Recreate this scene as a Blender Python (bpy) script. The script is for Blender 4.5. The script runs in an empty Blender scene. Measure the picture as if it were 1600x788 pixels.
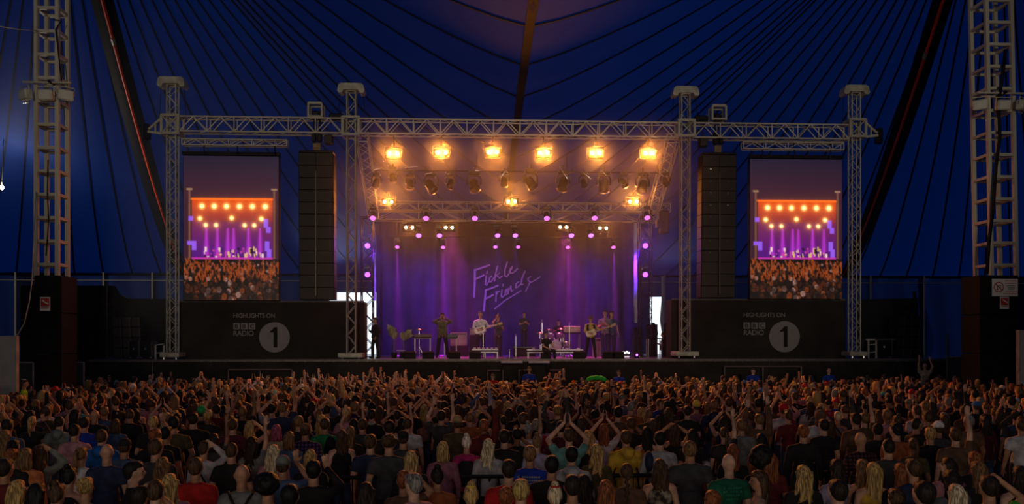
import bpy, math, random
import numpy as np
from mathutils import Vector, Matrix, Quaternion

random.seed(7)
rng = np.random.default_rng(7)
S = bpy.context.scene
COL = S.collection
R = math.radians

# ------------------------------------------------------------------ camera
FPX, HZ, CX, CZ, YAW = 1300.0, 535.0, -2.1, 3.1, R(2.8)
cam_d = bpy.data.cameras.new('camera')
cam = bpy.data.objects.new('camera', cam_d)
COL.objects.link(cam)
S.camera = cam
cam_d.sensor_fit = 'HORIZONTAL'
cam_d.sensor_width = 36
cam_d.lens = 36 * FPX / 1600
cam_d.shift_y = (HZ - 394) / 1600
cam_d.clip_start, cam_d.clip_end = 0.1, 400
cam.location = (CX, 0, CZ)
cam.rotation_euler = (R(90), 0, -YAW)

# ------------------------------------------------------------------ world: pale overcast daylight outside the tent
W = bpy.data.worlds.new('overcast_sky')
S.world = W
W.use_nodes = True
nt = W.node_tree
bg = nt.nodes['Background']
tc = nt.nodes.new('ShaderNodeTexCoord')
sep = nt.nodes.new('ShaderNodeSeparateXYZ')
ramp = nt.nodes.new('ShaderNodeValToRGB')
ramp.color_ramp.elements[0].position = 0.45
ramp.color_ramp.elements[0].color = (0.55, 0.6, 0.65, 1)
ramp.color_ramp.elements[1].position = 0.62
ramp.color_ramp.elements[1].color = (0.75, 0.87, 1.0, 1)
mr = nt.nodes.new('ShaderNodeMapRange')
mr.inputs[1].default_value = -1
nt.links.new(tc.outputs['Generated'], sep.inputs[0])
nt.links.new(sep.outputs['Z'], mr.inputs[0])
nt.links.new(mr.outputs[0], ramp.inputs[0])
nt.links.new(ramp.outputs[0], bg.inputs[0])
bg.inputs[1].default_value = 1.8

# ------------------------------------------------------------------ sun (low, from the left, behind the stage)
sd = bpy.data.lights.new('sun', 'SUN')
sun = bpy.data.objects.new('sun', sd)
COL.objects.link(sun)
sd.energy = 4.6
sd.angle = R(3)
sd.color = (1, .95, .88)
sun.rotation_euler = Vector((0.85, -0.22, -0.40)).to_track_quat('-Z', 'Y').to_euler()

# ------------------------------------------------------------------ fill lamps added behind the camera: area light for the crowd, spots for trusses
def area_light(name, loc, aim, sx, sy, power, color, spread=180):
    d = bpy.data.lights.new(name, 'AREA')
    d.shape = 'RECTANGLE'
    d.size, d.size_y, d.energy, d.color, d.spread = sx, sy, power, color, R(spread)
    o = bpy.data.objects.new(name, d)
    COL.objects.link(o)
    o.location = loc
    o.rotation_euler = (Vector(aim) - Vector(loc)).to_track_quat('-Z', 'Z').to_euler()
    return o
area_light('crowd_fill', (-4, -10.5, 5.2), (0, 40, 3), 26, 5, 900, (1.0, .85, .66))  # added fill just inside the closed front wall, no entrance there
def spot(name, loc, aim, power, color, angle, blend=.5, radius=.12):
    d = bpy.data.lights.new(name, 'SPOT')
    d.energy, d.color, d.spot_size, d.spot_blend, d.shadow_soft_size = power, color, R(angle), blend, radius
    o = bpy.data.objects.new(name, d)
    COL.objects.link(o)
    o.location = loc
    o.rotation_euler = (Vector(aim) - Vector(loc)).to_track_quat('-Z', 'Z').to_euler()
    return o
for sx in (-7.5, 7.5):
    spot('truss_fill_spot', (sx, -6, 9.0), (sx * .9, 36, 12.2), 7500, (1.0, .9, .7), 40, .6, .3)  # unseen spots added to brighten the trusses, no tower stands here

# spots added inside the two stage doors, standing in for daylight on the roof
spot('door_roof_spot', (-12.2, 58.6, 3.4), (-10.9, 54.6, 9.3), 5200, (.8, .88, 1.0), 44, 1.0, .5)
spot('wing_roof_spot', (10.6, 58.8, 3.4), (11.9, 55.4, 8.9), 1800, (.8, .88, 1.0), 40, 1.0, .5)

# ------------------------------------------------------------------ exposure, render settings of the look
vs = S.view_settings
vs.view_transform = 'Standard'
vs.look = 'None'
vs.exposure = 0.0
vs.gamma = 1.0
vs.use_curve_mapping = False
cy = S.cycles
cy.max_bounces = 4
cy.diffuse_bounces = 2
cy.glossy_bounces = 2
cy.transmission_bounces = 2
cy.volume_bounces = 1
cy.transparent_max_bounces = 4
cy.sample_clamp_indirect = 2.0
cy.use_light_tree = True
cy.use_denoising = True

# ------------------------------------------------------------------ pixel ray -> point on the plane Y = const (stage axes)
def ray(px, py):
    dx, dz = (px - 800) / FPX, (HZ - py) / FPX
    return Vector((dx * math.cos(YAW) + math.sin(YAW), -dx * math.sin(YAW) + math.cos(YAW), dz))
def at(px, py, Y):
    d = ray(px, py)
    return Vector((CX, 0, CZ)) + d * (Y / d.y)
def on_z(px, py, Z):
    d = ray(px, py)
    return Vector((CX, 0, CZ)) + d * ((Z - CZ) / d.z)
def to_px(p):
    v = Vector(p) - Vector((CX, 0, CZ))
    x = v.x * math.cos(YAW) - v.y * math.sin(YAW)
    y = v.x * math.sin(YAW) + v.y * math.cos(YAW)
    return 800 + FPX * x / y, HZ - FPX * v.z / y, y

# ------------------------------------------------------------------ materials
MATS = {}
def node_mat(name):
    m = bpy.data.materials.new(name)
    m.use_nodes = True
    n = m.node_tree
    return m, n, n.nodes['Principled BSDF']
def mat(name, col, rough=.6, metal=0.0, noise=.25, scale=6.0, spec=.4, bump=0.0):
    if name in MATS:
        return MATS[name]
    m, n, b = node_mat(name)
    b.inputs['Roughness'].default_value = rough
    b.inputs['Metallic'].default_value = metal
    b.inputs['Specular IOR Level'].default_value = spec
    t = n.nodes.new('ShaderNodeTexNoise')
    t.inputs['Scale'].default_value = scale
    c = n.nodes.new('ShaderNodeTexCoord')
    n.links.new(c.outputs['Object'], t.inputs['Vector'])
    r = n.nodes.new('ShaderNodeValToRGB')
    r.color_ramp.elements[0].position, r.color_ramp.elements[1].position = .3, .7
    r.color_ramp.elements[0].color = tuple(v * (1 - noise) for v in col) + (1,)
    r.color_ramp.elements[1].color = tuple(min(1, v * (1 + noise)) for v in col) + (1,)
    n.links.new(t.outputs['Fac'], r.inputs[0])
    n.links.new(r.outputs[0], b.inputs['Base Color'])
    if bump:
        bp = n.nodes.new('ShaderNodeBump')
        bp.inputs['Strength'].default_value = bump
        n.links.new(t.outputs['Fac'], bp.inputs['Height'])
        n.links.new(bp.outputs[0], b.inputs['Normal'])
    MATS[name] = m
    return m
def glow(name, col, strength):
    m, n, b = node_mat(name)
    b.inputs['Base Color'].default_value = tuple(min(1, c) for c in col) + (1,)
    b.inputs['Emission Color'].default_value = tuple(col) + (1,)
    b.inputs['Emission Strength'].default_value = strength
    m.cycles.emission_sampling = 'NONE'
    MATS[name] = m
    return m
def object_color_mat(name, rough, mode='plain', spec=.3):
    """Colour of the thing itself comes from obj.color, so that copies share mesh data."""
    m, n, b = node_mat(name)
    b.inputs['Roughness'].default_value = rough
    b.inputs['Specular IOR Level'].default_value = spec
    oi = n.nodes.new('ShaderNodeObjectInfo')
    c = n.nodes.new('ShaderNodeTexCoord')
    mul = n.nodes.new('ShaderNodeMix')
    mul.data_type, mul.blend_type = 'RGBA', 'MULTIPLY'
    mul.inputs['Factor'].default_value = 1
    n.links.new(oi.outputs['Color'], mul.inputs[6])
    if mode == 'plaid':
        ws = []
        for ax in ('X', 'Z'):
            w = n.nodes.new('ShaderNodeTexWave')
            w.bands_direction = ax
            w.inputs['Scale'].default_value = 5.5
            n.links.new(c.outputs['Object'], w.inputs['Vector'])
            ws.append(w)
        ad = n.nodes.new('ShaderNodeMath')
        ad.operation = 'ADD'
        n.links.new(ws[0].outputs['Fac'], ad.inputs[0])
        n.links.new(ws[1].outputs['Fac'], ad.inputs[1])
        rp = n.nodes.new('ShaderNodeValToRGB')
        rp.color_ramp.interpolation = 'CONSTANT'
        rp.color_ramp.elements[0].color = (.12, .1, .14, 1)
        rp.color_ramp.elements[1].color = (1.6, 1.5, 1.7, 1)
        rp.color_ramp.elements[1].position = .82
        e = rp.color_ramp.elements.new(.5)
        e.color = (.45, .38, .55, 1)
        hf = n.nodes.new('ShaderNodeMath')
        hf.operation = 'MULTIPLY'
        hf.inputs[1].default_value = .5
        n.links.new(ad.outputs[0], hf.inputs[0])
        n.links.new(hf.outputs[0], rp.inputs[0])
        src = rp.outputs[0]
    else:
        t = n.nodes.new('ShaderNodeTexNoise')
        t.inputs['Scale'].default_value = 9 if mode != 'hair' else 14
        if mode == 'hair':
            mp = n.nodes.new('ShaderNodeMapping')
            mp.inputs['Scale'].default_value = (4, 4, .35)
            n.links.new(c.outputs['Object'], mp.inputs[0])
            n.links.new(mp.outputs[0], t.inputs['Vector'])
        else:
            n.links.new(c.outputs['Object'], t.inputs['Vector'])
        rp = n.nodes.new('ShaderNodeValToRGB')
        lo, hi = {'hair': (.35, 1.5), 'plain': (.72, 1.2), 'print': (.15, 2.2)}[mode]
        rp.color_ramp.elements[0].position = .38
        rp.color_ramp.elements[1].position = .62
        rp.color_ramp.elements[0].color = (lo, lo, lo, 1)
        rp.color_ramp.elements[1].color = (hi, hi, hi, 1)
        n.links.new(t.outputs['Fac'], rp.inputs[0])
        src = rp.outputs[0]
        bp = n.nodes.new('ShaderNodeBump')
        bp.inputs['Strength'].default_value = .5 if mode == 'hair' else .25
        bp.inputs['Distance'].default_value = .02
        n.links.new(t.outputs['Fac'], bp.inputs['Height'])
        n.links.new(bp.outputs[0], b.inputs['Normal'])
    n.links.new(src, mul.inputs[7])
    n.links.new(mul.outputs[2], b.inputs['Base Color'])
    MATS[name] = m
    return m

M_STEEL = mat('aged_aluminium', (.40, .37, .28), .5, .05, .3, 3)
M_STEEL_LT = mat('truss_aluminium', (.56, .50, .38), .42, .08, .25, 4)
M_BLACK = mat('black_cloth', (.012, .0105, .009), .85, 0, .3, 1.2, .2, .3)
M_SKIRT = mat('stage_skirt_cloth', (.022, .018, .015), .85, 0, .35, .8, .2, .4)
M_BPAINT = mat('black_paint', (.008, .0065, .0045), .72, 0, .3, 5, .15)
M_GRILLE = mat('speaker_grille', (.03, .02, .012), .55, .2, .4, 40, .3, .5)
M_DARKMET = mat('dark_metal', (.03, .026, .022), .3, .7, .3, 8)
M_CHROME = mat('chrome_metal', (.75, .72, .7), .18, .95, .1, 8)
M_WHITE = mat('white_panel', (.42, .40, .34), .7, 0, .12, 2)
M_WHITECL = mat('white_cloth', (.6, .6, .66), .8, 0, .15, 2)
M_GREY = mat('grey_panel', (.05, .048, .042), .6, 0, .25, 3)
M_FLOOR = mat('trodden_ground', (.035, .03, .022), .95, 0, .4, 3, .1, .5)
M_DECK = mat('stage_deck_vinyl', (.16, .12, .15), .3, 0, .2, 3, .6)
M_PRINT = mat('grey_print', (.22, .2, .195), .8, 0, .06, 4)
M_WOOD = mat('amber_wood', (.5, .3, .1), .4, 0, .3, 8)
M_PINKCASE = mat('pale_tolex', (.5, .34, .32), .6, 0, .15, 12)
M_RED = mat('red_stay_cover', (.95, .07, .02), .6, 0, .2, 6)
M_BLUECL = None

def tent_mat(name, col, trans, tfac, rough=.75):
    m, n, b = node_mat(name)
    out = n.nodes['Material Output']
    b.inputs['Roughness'].default_value = rough
    b.inputs['Specular IOR Level'].default_value = .12
    t = n.nodes.new('ShaderNodeTexNoise')
    t.inputs['Scale'].default_value = .35
    t.inputs['Detail'].default_value = 4
    c = n.nodes.new('ShaderNodeTexCoord')
    n.links.new(c.outputs['Object'], t.inputs['Vector'])
    r = n.nodes.new('ShaderNodeValToRGB')
    r.color_ramp.elements[0].position, r.color_ramp.elements[1].position = .25, .75
    r.color_ramp.elements[0].color = tuple(v * .85 for v in col) + (1,)
    r.color_ramp.elements[1].color = tuple(v * 1.15 for v in col) + (1,)
    n.links.new(t.outputs['Fac'], r.inputs[0])
    n.links.new(r.outputs[0], b.inputs['Base Color'])
    tr = n.nodes.new('ShaderNodeBsdfTranslucent')
    tr.inputs['Color'].default_value = tuple(trans) + (1,)
    mx = n.nodes.new('ShaderNodeMixShader')
    mx.inputs[0].default_value = tfac
    n.links.new(b.outputs[0], mx.inputs[1])
    n.links.new(tr.outputs[0], mx.inputs[2])
    n.links.new(mx.outputs[0], out.inputs['Surface'])
    MATS[name] = m
    return m
M_TENT = tent_mat('blue_tent_membrane', (.008, .02, .09), (.0003, .0036, .029), .5)
M_TENTWALL = tent_mat('blue_wall_membrane', (.035, .05, .14), (.001, .004, .022), .5, .3)
M_SEAM = mat('black_webbing', (.003, .004, .01), .8, 0, .2, 3, .1)
M_SEAMRIDGE = mat('brown_black_webbing', (.008, .005, .007), .8, 0, .2, 3, .1)

# ------------------------------------------------------------------ geometry helpers
def ico(n=1):
    t = (1 + 5 ** .5) / 2
    v = np.array([(-1, t, 0), (1, t, 0), (-1, -t, 0), (1, -t, 0), (0, -1, t), (0, 1, t), (0, -1, -t), (0, 1, -t), (t, 0, -1), (t, 0, 1), (-t, 0, -1), (-t, 0, 1)], float)
    f = [(0, 11, 5), (0, 5, 1), (0, 1, 7), (0, 7, 10), (0, 10, 11), (1, 5, 9), (5, 11, 4), (11, 10, 2), (10, 7, 6), (7, 1, 8), (3, 9, 4), (3, 4, 2), (3, 2, 6), (3, 6, 8), (3, 8, 9), (4, 9, 5), (2, 4, 11), (6, 2, 10), (8, 6, 7), (9, 8, 1)]
    v = [tuple(x / np.linalg.norm(x)) for x in v]
    for _ in range(n):
        cache, nf = {}, []
        def mid(a, b):
            k = (min(a, b), max(a, b))
            if k not in cache:
                p = np.array(v[a]) + np.array(v[b])
                v.append(tuple(p / np.linalg.norm(p)))
                cache[k] = len(v) - 1
            return cache[k]
        for a, b, c in f:
            x, y, z = mid(a, b), mid(b, c), mid(c, a)
            nf += [(a, x, z), (b, y, x), (c, z, y), (x, y, z)]
        f = nf
    return np.array(v), f
ICO1, ICO2 = ico(1), ico(2)

def basis(d, hint=None):
    d = Vector(d).normalized()
    h = Vector(hint) if hint is not None else (Vector((0, 0, 1)) if abs(d.z) < .9 else Vector((0, 1, 0)))
    x = h.cross(d)
    if x.length < 1e-6:
        x = Vector((1, 0, 0)).cross(d)
    x.normalize()
    y = d.cross(x)
    return x, y, d

class Geo:
    def __init__(s):
        s.v, s.f = [], []
    def add(s, vs_, fs_):
        o = len(s.v)
        s.v.extend(tuple(p) for p in vs_)
        s.f.extend(tuple(i + o for i in f) for f in fs_)
        return s
    def box(s, c, size, rot=None, taper=1.0):
        x, y, z = size[0] / 2, size[1] / 2, size[2] / 2
        vs_ = []
        for sz in (-1, 1):
            k = taper if sz > 0 else 1
            for a, b in ((-1, -1), (1, -1), (1, 1), (-1, 1)):
                p = Vector((a * x * k, b * y * k, sz * z))
                if rot is not None:
                    p = rot @ p
                vs_.append(p + Vector(c))
        return s.add(vs_, [(3, 2, 1, 0), (4, 5, 6, 7), (0, 1, 5, 4), (1, 2, 6, 5), (2, 3, 7, 6), (3, 0, 4, 7)])
    def bbox(s, c, size, b=.02, rot=None):
        """bevelled box: eight-cornered prism section with chamfered rims"""
        x, y, z = size[0] / 2, size[1] / 2, size[2] / 2
        def ring(ix, iy, h):
            return [(-ix + b, -iy, h), (ix - b, -iy, h), (ix, -iy + b, h), (ix, iy - b, h), (ix - b, iy, h), (-ix + b, iy, h), (-ix, iy - b, h), (-ix, -iy + b, h)]
        rings = [ring(x - b, y - b, -z), ring(x, y, -z + b), ring(x, y, z - b), ring(x - b, y - b, z)]
        vs_ = []
        for r in rings:
            for p in r:
                p = Vector(p)
                if rot is not None:
                    p = rot @ p
                vs_.append(p + Vector(c))
        fs_ = [tuple(range(7, -1, -1)), tuple(range(24, 32))]
        for k in range(3):
            for i in range(8):
                j = (i + 1) % 8
                fs_.append((k * 8 + i, k * 8 + j, k * 8 + 8 + j, k * 8 + 8 + i))
        return s.add(vs_, fs_)
    def ell(s, c, r, rot=None, g=ICO2):
        vs_ = []
        for p in g[0]:
            q = Vector((p[0] * r[0], p[1] * r[1], p[2] * r[2]))
            if rot is not None:
                q = rot @ q
            vs_.append(q + Vector(c))
        return s.add(vs_, g[1])
    def cone(s, p0, p1, r0, r1, n=10, hint=None):
        p0, p1 = Vector(p0), Vector(p1)
        x, y, _ = basis(p1 - p0, hint)
        vs_ = []
        for p, r in ((p0, r0), (p1, r1)):
            for i in range(n):
                a = 2 * math.pi * i / n
                vs_.append(p + x * (math.cos(a) * r) + y * (math.sin(a) * r))
        fs_ = [tuple(range(n - 1, -1, -1)), tuple(range(n, 2 * n))]
        fs_ += [(i, (i + 1) % n, n + (i + 1) % n, n + i) for i in range(n)]
        return s.add(vs_, fs_)
    def cap(s, p0, p1, r0, r1, n=10):
        """tapered capsule"""
        p0, p1 = Vector(p0), Vector(p1)
        x, y, d = basis(p1 - p0)
        rings = []
        for k in range(4):
            a = (k / 4) * math.pi / 2
            rings.append((p0 - d * (r0 * math.cos(a)), max(r0 * math.sin(a), r0 * .05)))
        rings.append((p0, r0))
        rings.append((p1, r1))
        for k in range(1, 5):
            a = (k / 4) * math.pi / 2
            rings.append((p1 + d * (r1 * math.sin(a)), max(r1 * math.cos(a), r1 * .05)))
        vs_ = []
        for p, r in rings:
            for i in range(n):
                a = 2 * math.pi * i / n
                vs_.append(p + x * (math.cos(a) * r) + y * (math.sin(a) * r))
        m = len(rings)
        fs_ = [tuple(range(n - 1, -1, -1)), tuple(range((m - 1) * n, m * n))]
        for k in range(m - 1):
            for i in range(n):
                j = (i + 1) % n
                fs_.append((k * n + i, k * n + j, (k + 1) * n + j, (k + 1) * n + i))
        return s.add(vs_, fs_)
    def tube(s, pts, r, n=6):
        pts = [Vector(p) for p in pts]
        rs = r if isinstance(r, (list, tuple)) else [r] * len(pts)
        vs_ = []
        hint = None
        for k, p in enumerate(pts):
            d = (pts[min(k + 1, len(pts) - 1)] - pts[max(k - 1, 0)])
            x, y, _ = basis(d, hint)
            hint = y
            for i in range(n):
                a = 2 * math.pi * i / n
                vs_.append(p + x * (math.cos(a) * rs[k]) + y * (math.sin(a) * rs[k]))
        m = len(pts)
        fs_ = [tuple(range(n - 1, -1, -1)), tuple(range((m - 1) * n, m * n))]
        for k in range(m - 1):
            for i in range(n):
                j = (i + 1) % n
                fs_.append((k * n + i, k * n + j, (k + 1) * n + j, (k + 1) * n + i))
        return s.add(vs_, fs_)
    def lathe(s, prof, n=16, c=(0, 0, 0), rot=None):
        vs_ = []
        for r, z in prof:
            for i in range(n):
                a = 2 * math.pi * i / n
                p = Vector((math.cos(a) * max(r, .0005), math.sin(a) * max(r, .0005), z))
                if rot is not None:
                    p = rot @ p
                vs_.append(p + Vector(c))
        m = len(prof)
        fs_ = [tuple(range(n - 1, -1, -1)), tuple(range((m - 1) * n, m * n))]
        for k in range(m - 1):
            for i in range(n):
                j = (i + 1) % n
                fs_.append((k * n + i, k * n + j, (k + 1) * n + j, (k + 1) * n + i))
        return s.add(vs_, fs_)
    def prism(s, poly, o, x, y, depth):
        """polygon (list of 2D) in the plane o + u x + v y, thickness along x cross y"""
        o, x, y = Vector(o), Vector(x), Vector(y)
        z = x.cross(y).normalized() * depth
        n = len(poly)
        vs_ = [o + x * a + y * b for a, b in poly] + [o + x * a + y * b + z for a, b in poly]
        return s.add(vs_, [tuple(range(n - 1, -1, -1)), tuple(range(n, 2 * n))] + [(i, (i + 1) % n, n + (i + 1) % n, n + i) for i in range(n)])
    def mesh(s, name, m, smooth=False):
        me = bpy.data.meshes.new(name)
        me.from_pydata([tuple(p) for p in s.v], [], s.f)
        if m is not None:
            me.materials.append(m)
        if smooth:
            me.polygons.foreach_set('use_smooth', [True] * len(me.polygons))
        me.update()
        return me

def link(name, me, parent=None, loc=(0, 0, 0)):
    o = bpy.data.objects.new(name, me)
    COL.objects.link(o)
    o.location = loc
    if parent is not None:
        o.parent = parent
    return o
def mk(name, g, m, parent=None, smooth=False, loc=(0, 0, 0)):
    return link(name, g.mesh(name, m, smooth), parent, loc)
def tag(o, label=None, cat=None, group=None, kind=None):
    for k, v in (('label', label), ('category', cat), ('group', group), ('kind', kind)):
        if v:
            o[k] = v
    return o
def thing(name, loc, label, cat, group=None, rz=0):
    o = bpy.data.objects.new(name, None)
    o.empty_display_size = .2
    COL.objects.link(o)
    o.location = loc
    o.rotation_euler = (0, 0, rz)
    return tag(o, label, cat, group)
def copy_tree(o, parent=None, loc=None, rz=None):
    c = o.copy()
    COL.objects.link(c)
    c.parent = parent
    for ch in list(o.children):
        copy_tree(ch, c)
    if loc is not None:
        c.location = loc
    if rz is not None:
        c.rotation_euler = (0, 0, rz)
    return c

# unit bars shared by every truss (object scale sets length and thickness)
UNIT = {}
def unit_mesh(kind, m):
    k = (kind, m.name)
    if k not in UNIT:
        g = Geo()
        if kind == 'round':
            g.cone((0, 0, 0), (0, 0, 1), 1, 1, 8)
        else:
            g.box((0, 0, .5), (2, 2, 1))
        UNIT[k] = g.mesh('bar_' + kind, m, False)
    return UNIT[k]
def bar(name, p0, p1, r, m, root, kind='round', r2=None):
    """one straight member between two world points, child of root (an unrotated Empty)"""
    p0, p1 = Vector(p0), Vector(p1)
    d = p1 - p0
    o = link(name, unit_mesh(kind, m), root)
    base = root.location if root is not None else Vector((0, 0, 0))
    o.matrix_basis = Matrix.Translation(p0 - base) @ d.to_track_quat('Z', 'Y').to_matrix().to_4x4() @ Matrix.Diagonal((r, r2 or r, d.length, 1))
    return o

def truss(root, p0, p1, w, h, bay, side, up, m, rc=.026, rb=.013, verts=True, faces=(0, 1, 2, 3)):
    """box truss from p0 to p1 (its centre line); side and up are unit vectors across it"""
    p0, p1, side, up = Vector(p0), Vector(p1), Vector(side), Vector(up)
    L = (p1 - p0).length
    d = (p1 - p0) / L
    n = max(1, round(L / bay))
    st = L / n
    cor = [side * a * w / 2 + up * b * h / 2 for a, b in ((-1, -1), (1, -1), (1, 1), (-1, 1))]
    for c in cor:
        bar('chord', p0 + c, p1 + c, rc, m, root)
    for fi in faces:
        a, b = cor[fi], cor[(fi + 1) % 4]
        for k in range(n):
            q0, q1 = p0 + d * (k * st), p0 + d * ((k + 1) * st)
            if (k + (fi >= 2)) % 2:
                bar('brace', q0 + b, q1 + a, rb, m, root)
            else:
                bar('brace', q0 + a, q1 + b, rb, m, root)
            if verts and k % 2 == 0 and fi % 2 == 1:
                bar('brace', q0 + a, q0 + b, rb * 1.1, m, root)
    for q in (p0, p1):
        for i in range(4):
            bar('end_frame', q + cor[i], q + cor[(i + 1) % 4], rb * 1.4, m, root)
# ================================================================== THE SETTING
g = Geo()
g.add([(-60, -30, 0), (60, -30, 0), (60, 90, 0), (-60, 90, 0)], [(0, 1, 2, 3)])
tag(mk('floor', g, M_FLOOR), kind='structure')

YB, YF, XS, EZ = 60.0, -12.0, 40.0, 8.0
MASTS = [at(75, 300, 28).x, at(1563, 300, 28).x]
PEAK = 21.5
ZC = [(-12, 14.8), (28, 14.8), (36, 13.75), (42, 12.4), (48, 10.9), (54, 9.4), (60, 8.0)]
def zc(y):
    for (a, za), (b, zb) in zip(ZC, ZC[1:]):
        if y <= b:
            return za + (zb - za) * (y - a) / (b - a)
    return ZC[-1][1]
def boundary(sgn):
    pts = []
    n1 = 24
    for k in range(n1):
        y = YF + 3.0 * k
        pts.append(Vector((0, y, zc(y))))
    for k in range(20):
        pts.append(Vector((sgn * XS * k / 20, YB, EZ)))
    for k in range(24):
        pts.append(Vector((sgn * XS, YB - (YB - YF) * k / 24, EZ)))
    for k in range(20):
        t = k / 20
        pts.append(Vector((sgn * XS * (1 - t), YF, EZ + (zc(YF) - EZ) * t ** 1.5)))
    return pts
def seam_pt(P, E, t, lift=0.0):
    p = P.lerp(E, t)
    p.z = E.z + (P.z - E.z) * (1 - t) ** 1.28 + lift
    return p
canopy = tag(thing('ceiling', (0, 0, 0), None, None), kind='structure')
NT = 14
for sgn, xm in ((-1, MASTS[0]), (1, MASTS[1])):
    P = Vector((xm, 28, PEAK))
    B = boundary(sgn)
    nb = len(B)
    for k in range(nb):
        E0, E1 = B[k], B[(k + 1) % nb]
        g = Geo()
        vs_, fs_ = [], []
        for i in range(NT + 1):
            t = .015 + .985 * i / NT
            a, b = seam_pt(P, E0, t), seam_pt(P, E1, t)
            m_ = (a + b) / 2 + Vector((0, 0, -.10 * t))
            vs_ += [a, m_, b]
        for i in range(NT):
            o = i * 3
            fs_ += [(o, o + 1, o + 4, o + 3), (o + 1, o + 2, o + 5, o + 4)]
        g.add(vs_, fs_)
        mk('panel', g, M_TENT, canopy, True)
        if E0.y > 14:
            g = Geo()
            pts = [seam_pt(P, E0, .02 + .975 * i / 16, -.05) for i in range(17)]
            ridge_side = abs(E0.x) < .1
            w = .035
            vs_, fs_ = [], []
            for i, p in enumerate(pts):
                d = (pts[min(i + 1, 16)] - pts[max(i - 1, 0)]).normalized()
                sd_ = d.cross(Vector((0, 0, 1))).normalized() * (w + .02 * i / 16)
                vs_ += [p - sd_, p + sd_, p + sd_ + Vector((0, 0, .03)), p - sd_ + Vector((0, 0, .03))]
            for i in range(16):
                o = i * 4
                fs_ += [(o, o + 1, o + 5, o + 4), (o + 1, o + 2, o + 6, o + 5), (o + 3, o, o + 4, o + 7)]
            g.add(vs_, fs_)
            mk('seam', g, M_SEAM, canopy)
# dark reinforced band down the middle valley
g = Geo()
vs_, fs_ = [], []
ys_ = [14 + 46 * i / 24 for i in range(25)]
for y in ys_:
    z = zc(y) - .1
    vs_ += [(-.17, y, z), (.17, y, z), (.17, y, z + .06), (-.17, y, z + .06)]
for i in range(24):
    o = i * 4
    fs_ += [(o, o + 1, o + 5, o + 4), (o + 1, o + 2, o + 6, o + 5), (o + 3, o, o + 4, o + 7)]
g.add(vs_, fs_)
mk('valley_band', g, M_SEAMRIDGE, canopy)
# wide dark bands and the red stays that run under them
for sgn, xm, pxs, side in ((-1, MASTS[0], 285, 'left'), (1, MASTS[1], 1318, 'right')):
    P = Vector((xm, 28, PEAK))
    xe = at(pxs, 428, YB).x
    g = Geo()
    vs_, fs_ = [], []
    for i in range(21):
        t = .03 + .96 * i / 20
        p = seam_pt(P, Vector((xe, YB, EZ)), t, -.12)
        w = .34 + .35 * (1 - t) * t * 2
        vs_ += [p + Vector((-w, 0, 0)), p + Vector((w, 0, 0)), p + Vector((w, 0, .05)), p + Vector((-w, 0, .05))]
    for i in range(20):
        o = i * 4
        fs_ += [(o, o + 1, o + 5, o + 4), (o + 1, o + 2, o + 6, o + 5), (o + 3, o, o + 4, o + 7)]
    g.add(vs_, fs_)
    mk('dark_band', g, M_SEAM, canopy, True)
    st = thing('red_stay_rope', (xm, 28, PEAK - .6), 'long red stay under the blue roof, running down beside the ' + side + ' mast', 'rope', 'red stays under the tent roof')
    g = Geo()
    pts = [seam_pt(P, Vector((xe - sgn * .25, YB, EZ)), .03 + .95 * i / 18, -.3) - st.location for i in range(19)]
    g.tube(pts, [.085 - .035 * i / 18 for i in range(19)], 7)
    mk('rope', g, M_RED, st, True)
    g = Geo()
    j = 5
    d = (pts[j + 1] - pts[j]).normalized()
    g.cone(pts[j] - d * .18, pts[j] + d * .18, .1, .1, 8)
    mk('turnbuckle', g, M_STEEL, st)

# back wall of hanging blue sheets with poles, left open where daylight shows
wall = tag(thing('wall_back', (0, 0, 0), None, None), kind='structure')
def sheet(x0, x1, z0, z1, y=YB, seed=0, m=None, parent=wall, axis='x', name='sheet', amp=.12):
    g = Geo()
    nx = max(2, int(abs(x1 - x0) / .35))
    nz = 6
    r_ = random.Random(seed)
    ph, fq = r_.random() * 6, 2.2 + r_.random()
    vs_, fs_ = [], []
    for j in range(nz + 1):
        for i in range(nx + 1):
            x = x0 + (x1 - x0) * i / nx
            z = z0 + (z1 - z0) * j / nz
            o = amp * math.sin(x * fq + ph + .35 * z) + amp * .5 * math.sin(x * fq * 2.3 + z * .8) + amp * .8 * math.sin((x - x0) * .9 + z * 1.1)
            vs_.append((x, y + o, z) if axis == 'x' else (y + o, x, z))
    for j in range(nz):
        for i in range(nx):
            a = j * (nx + 1) + i
            fs_.append((a, a + 1, a + nx + 2, a + nx + 1))
    g.add(vs_, fs_)
    return mk(name, g, m or M_TENTWALL, parent, True)
def wx(px):
    return at(px, 500, YB).x
zt = at(800, 458, YB).z
edges = [-40, -36, -32, wx(28), wx(97), wx(165), wx(241), wx(330), wx(425), wx(515)]
for i in range(len(edges) - 1):
    sheet(edges[i] - (.25 if i else 0), edges[i + 1] + (.25 if i < len(edges) - 2 else 0), 0, EZ, YB, i)
sheet(wx(515), wx(606), zt, EZ, YB, 11)
edges2 = [wx(606), wx(690), wx(780), wx(870), wx(950), wx(992)]
for i in range(len(edges2) - 1):
    sheet(edges2[i] - (.25 if i else 0), edges2[i + 1] + (.25 if i < len(edges2) - 2 else 0), 0, EZ, YB, 20 + i)
sheet(wx(992), wx(1037), zt - .25, EZ, YB, 30)
sheet(wx(998), wx(1016), 0, zt, YB, 31)
edges3 = [wx(1037), wx(1118), wx(1200), wx(1280), wx(1357), wx(1440), wx(1527), wx(1600), 36, 40]
for i in range(len(edges3) - 1):
    sheet(edges3[i] - (.25 if i else 0), edges3[i + 1] + .25, 0, EZ, YB, 40 + i)
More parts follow.
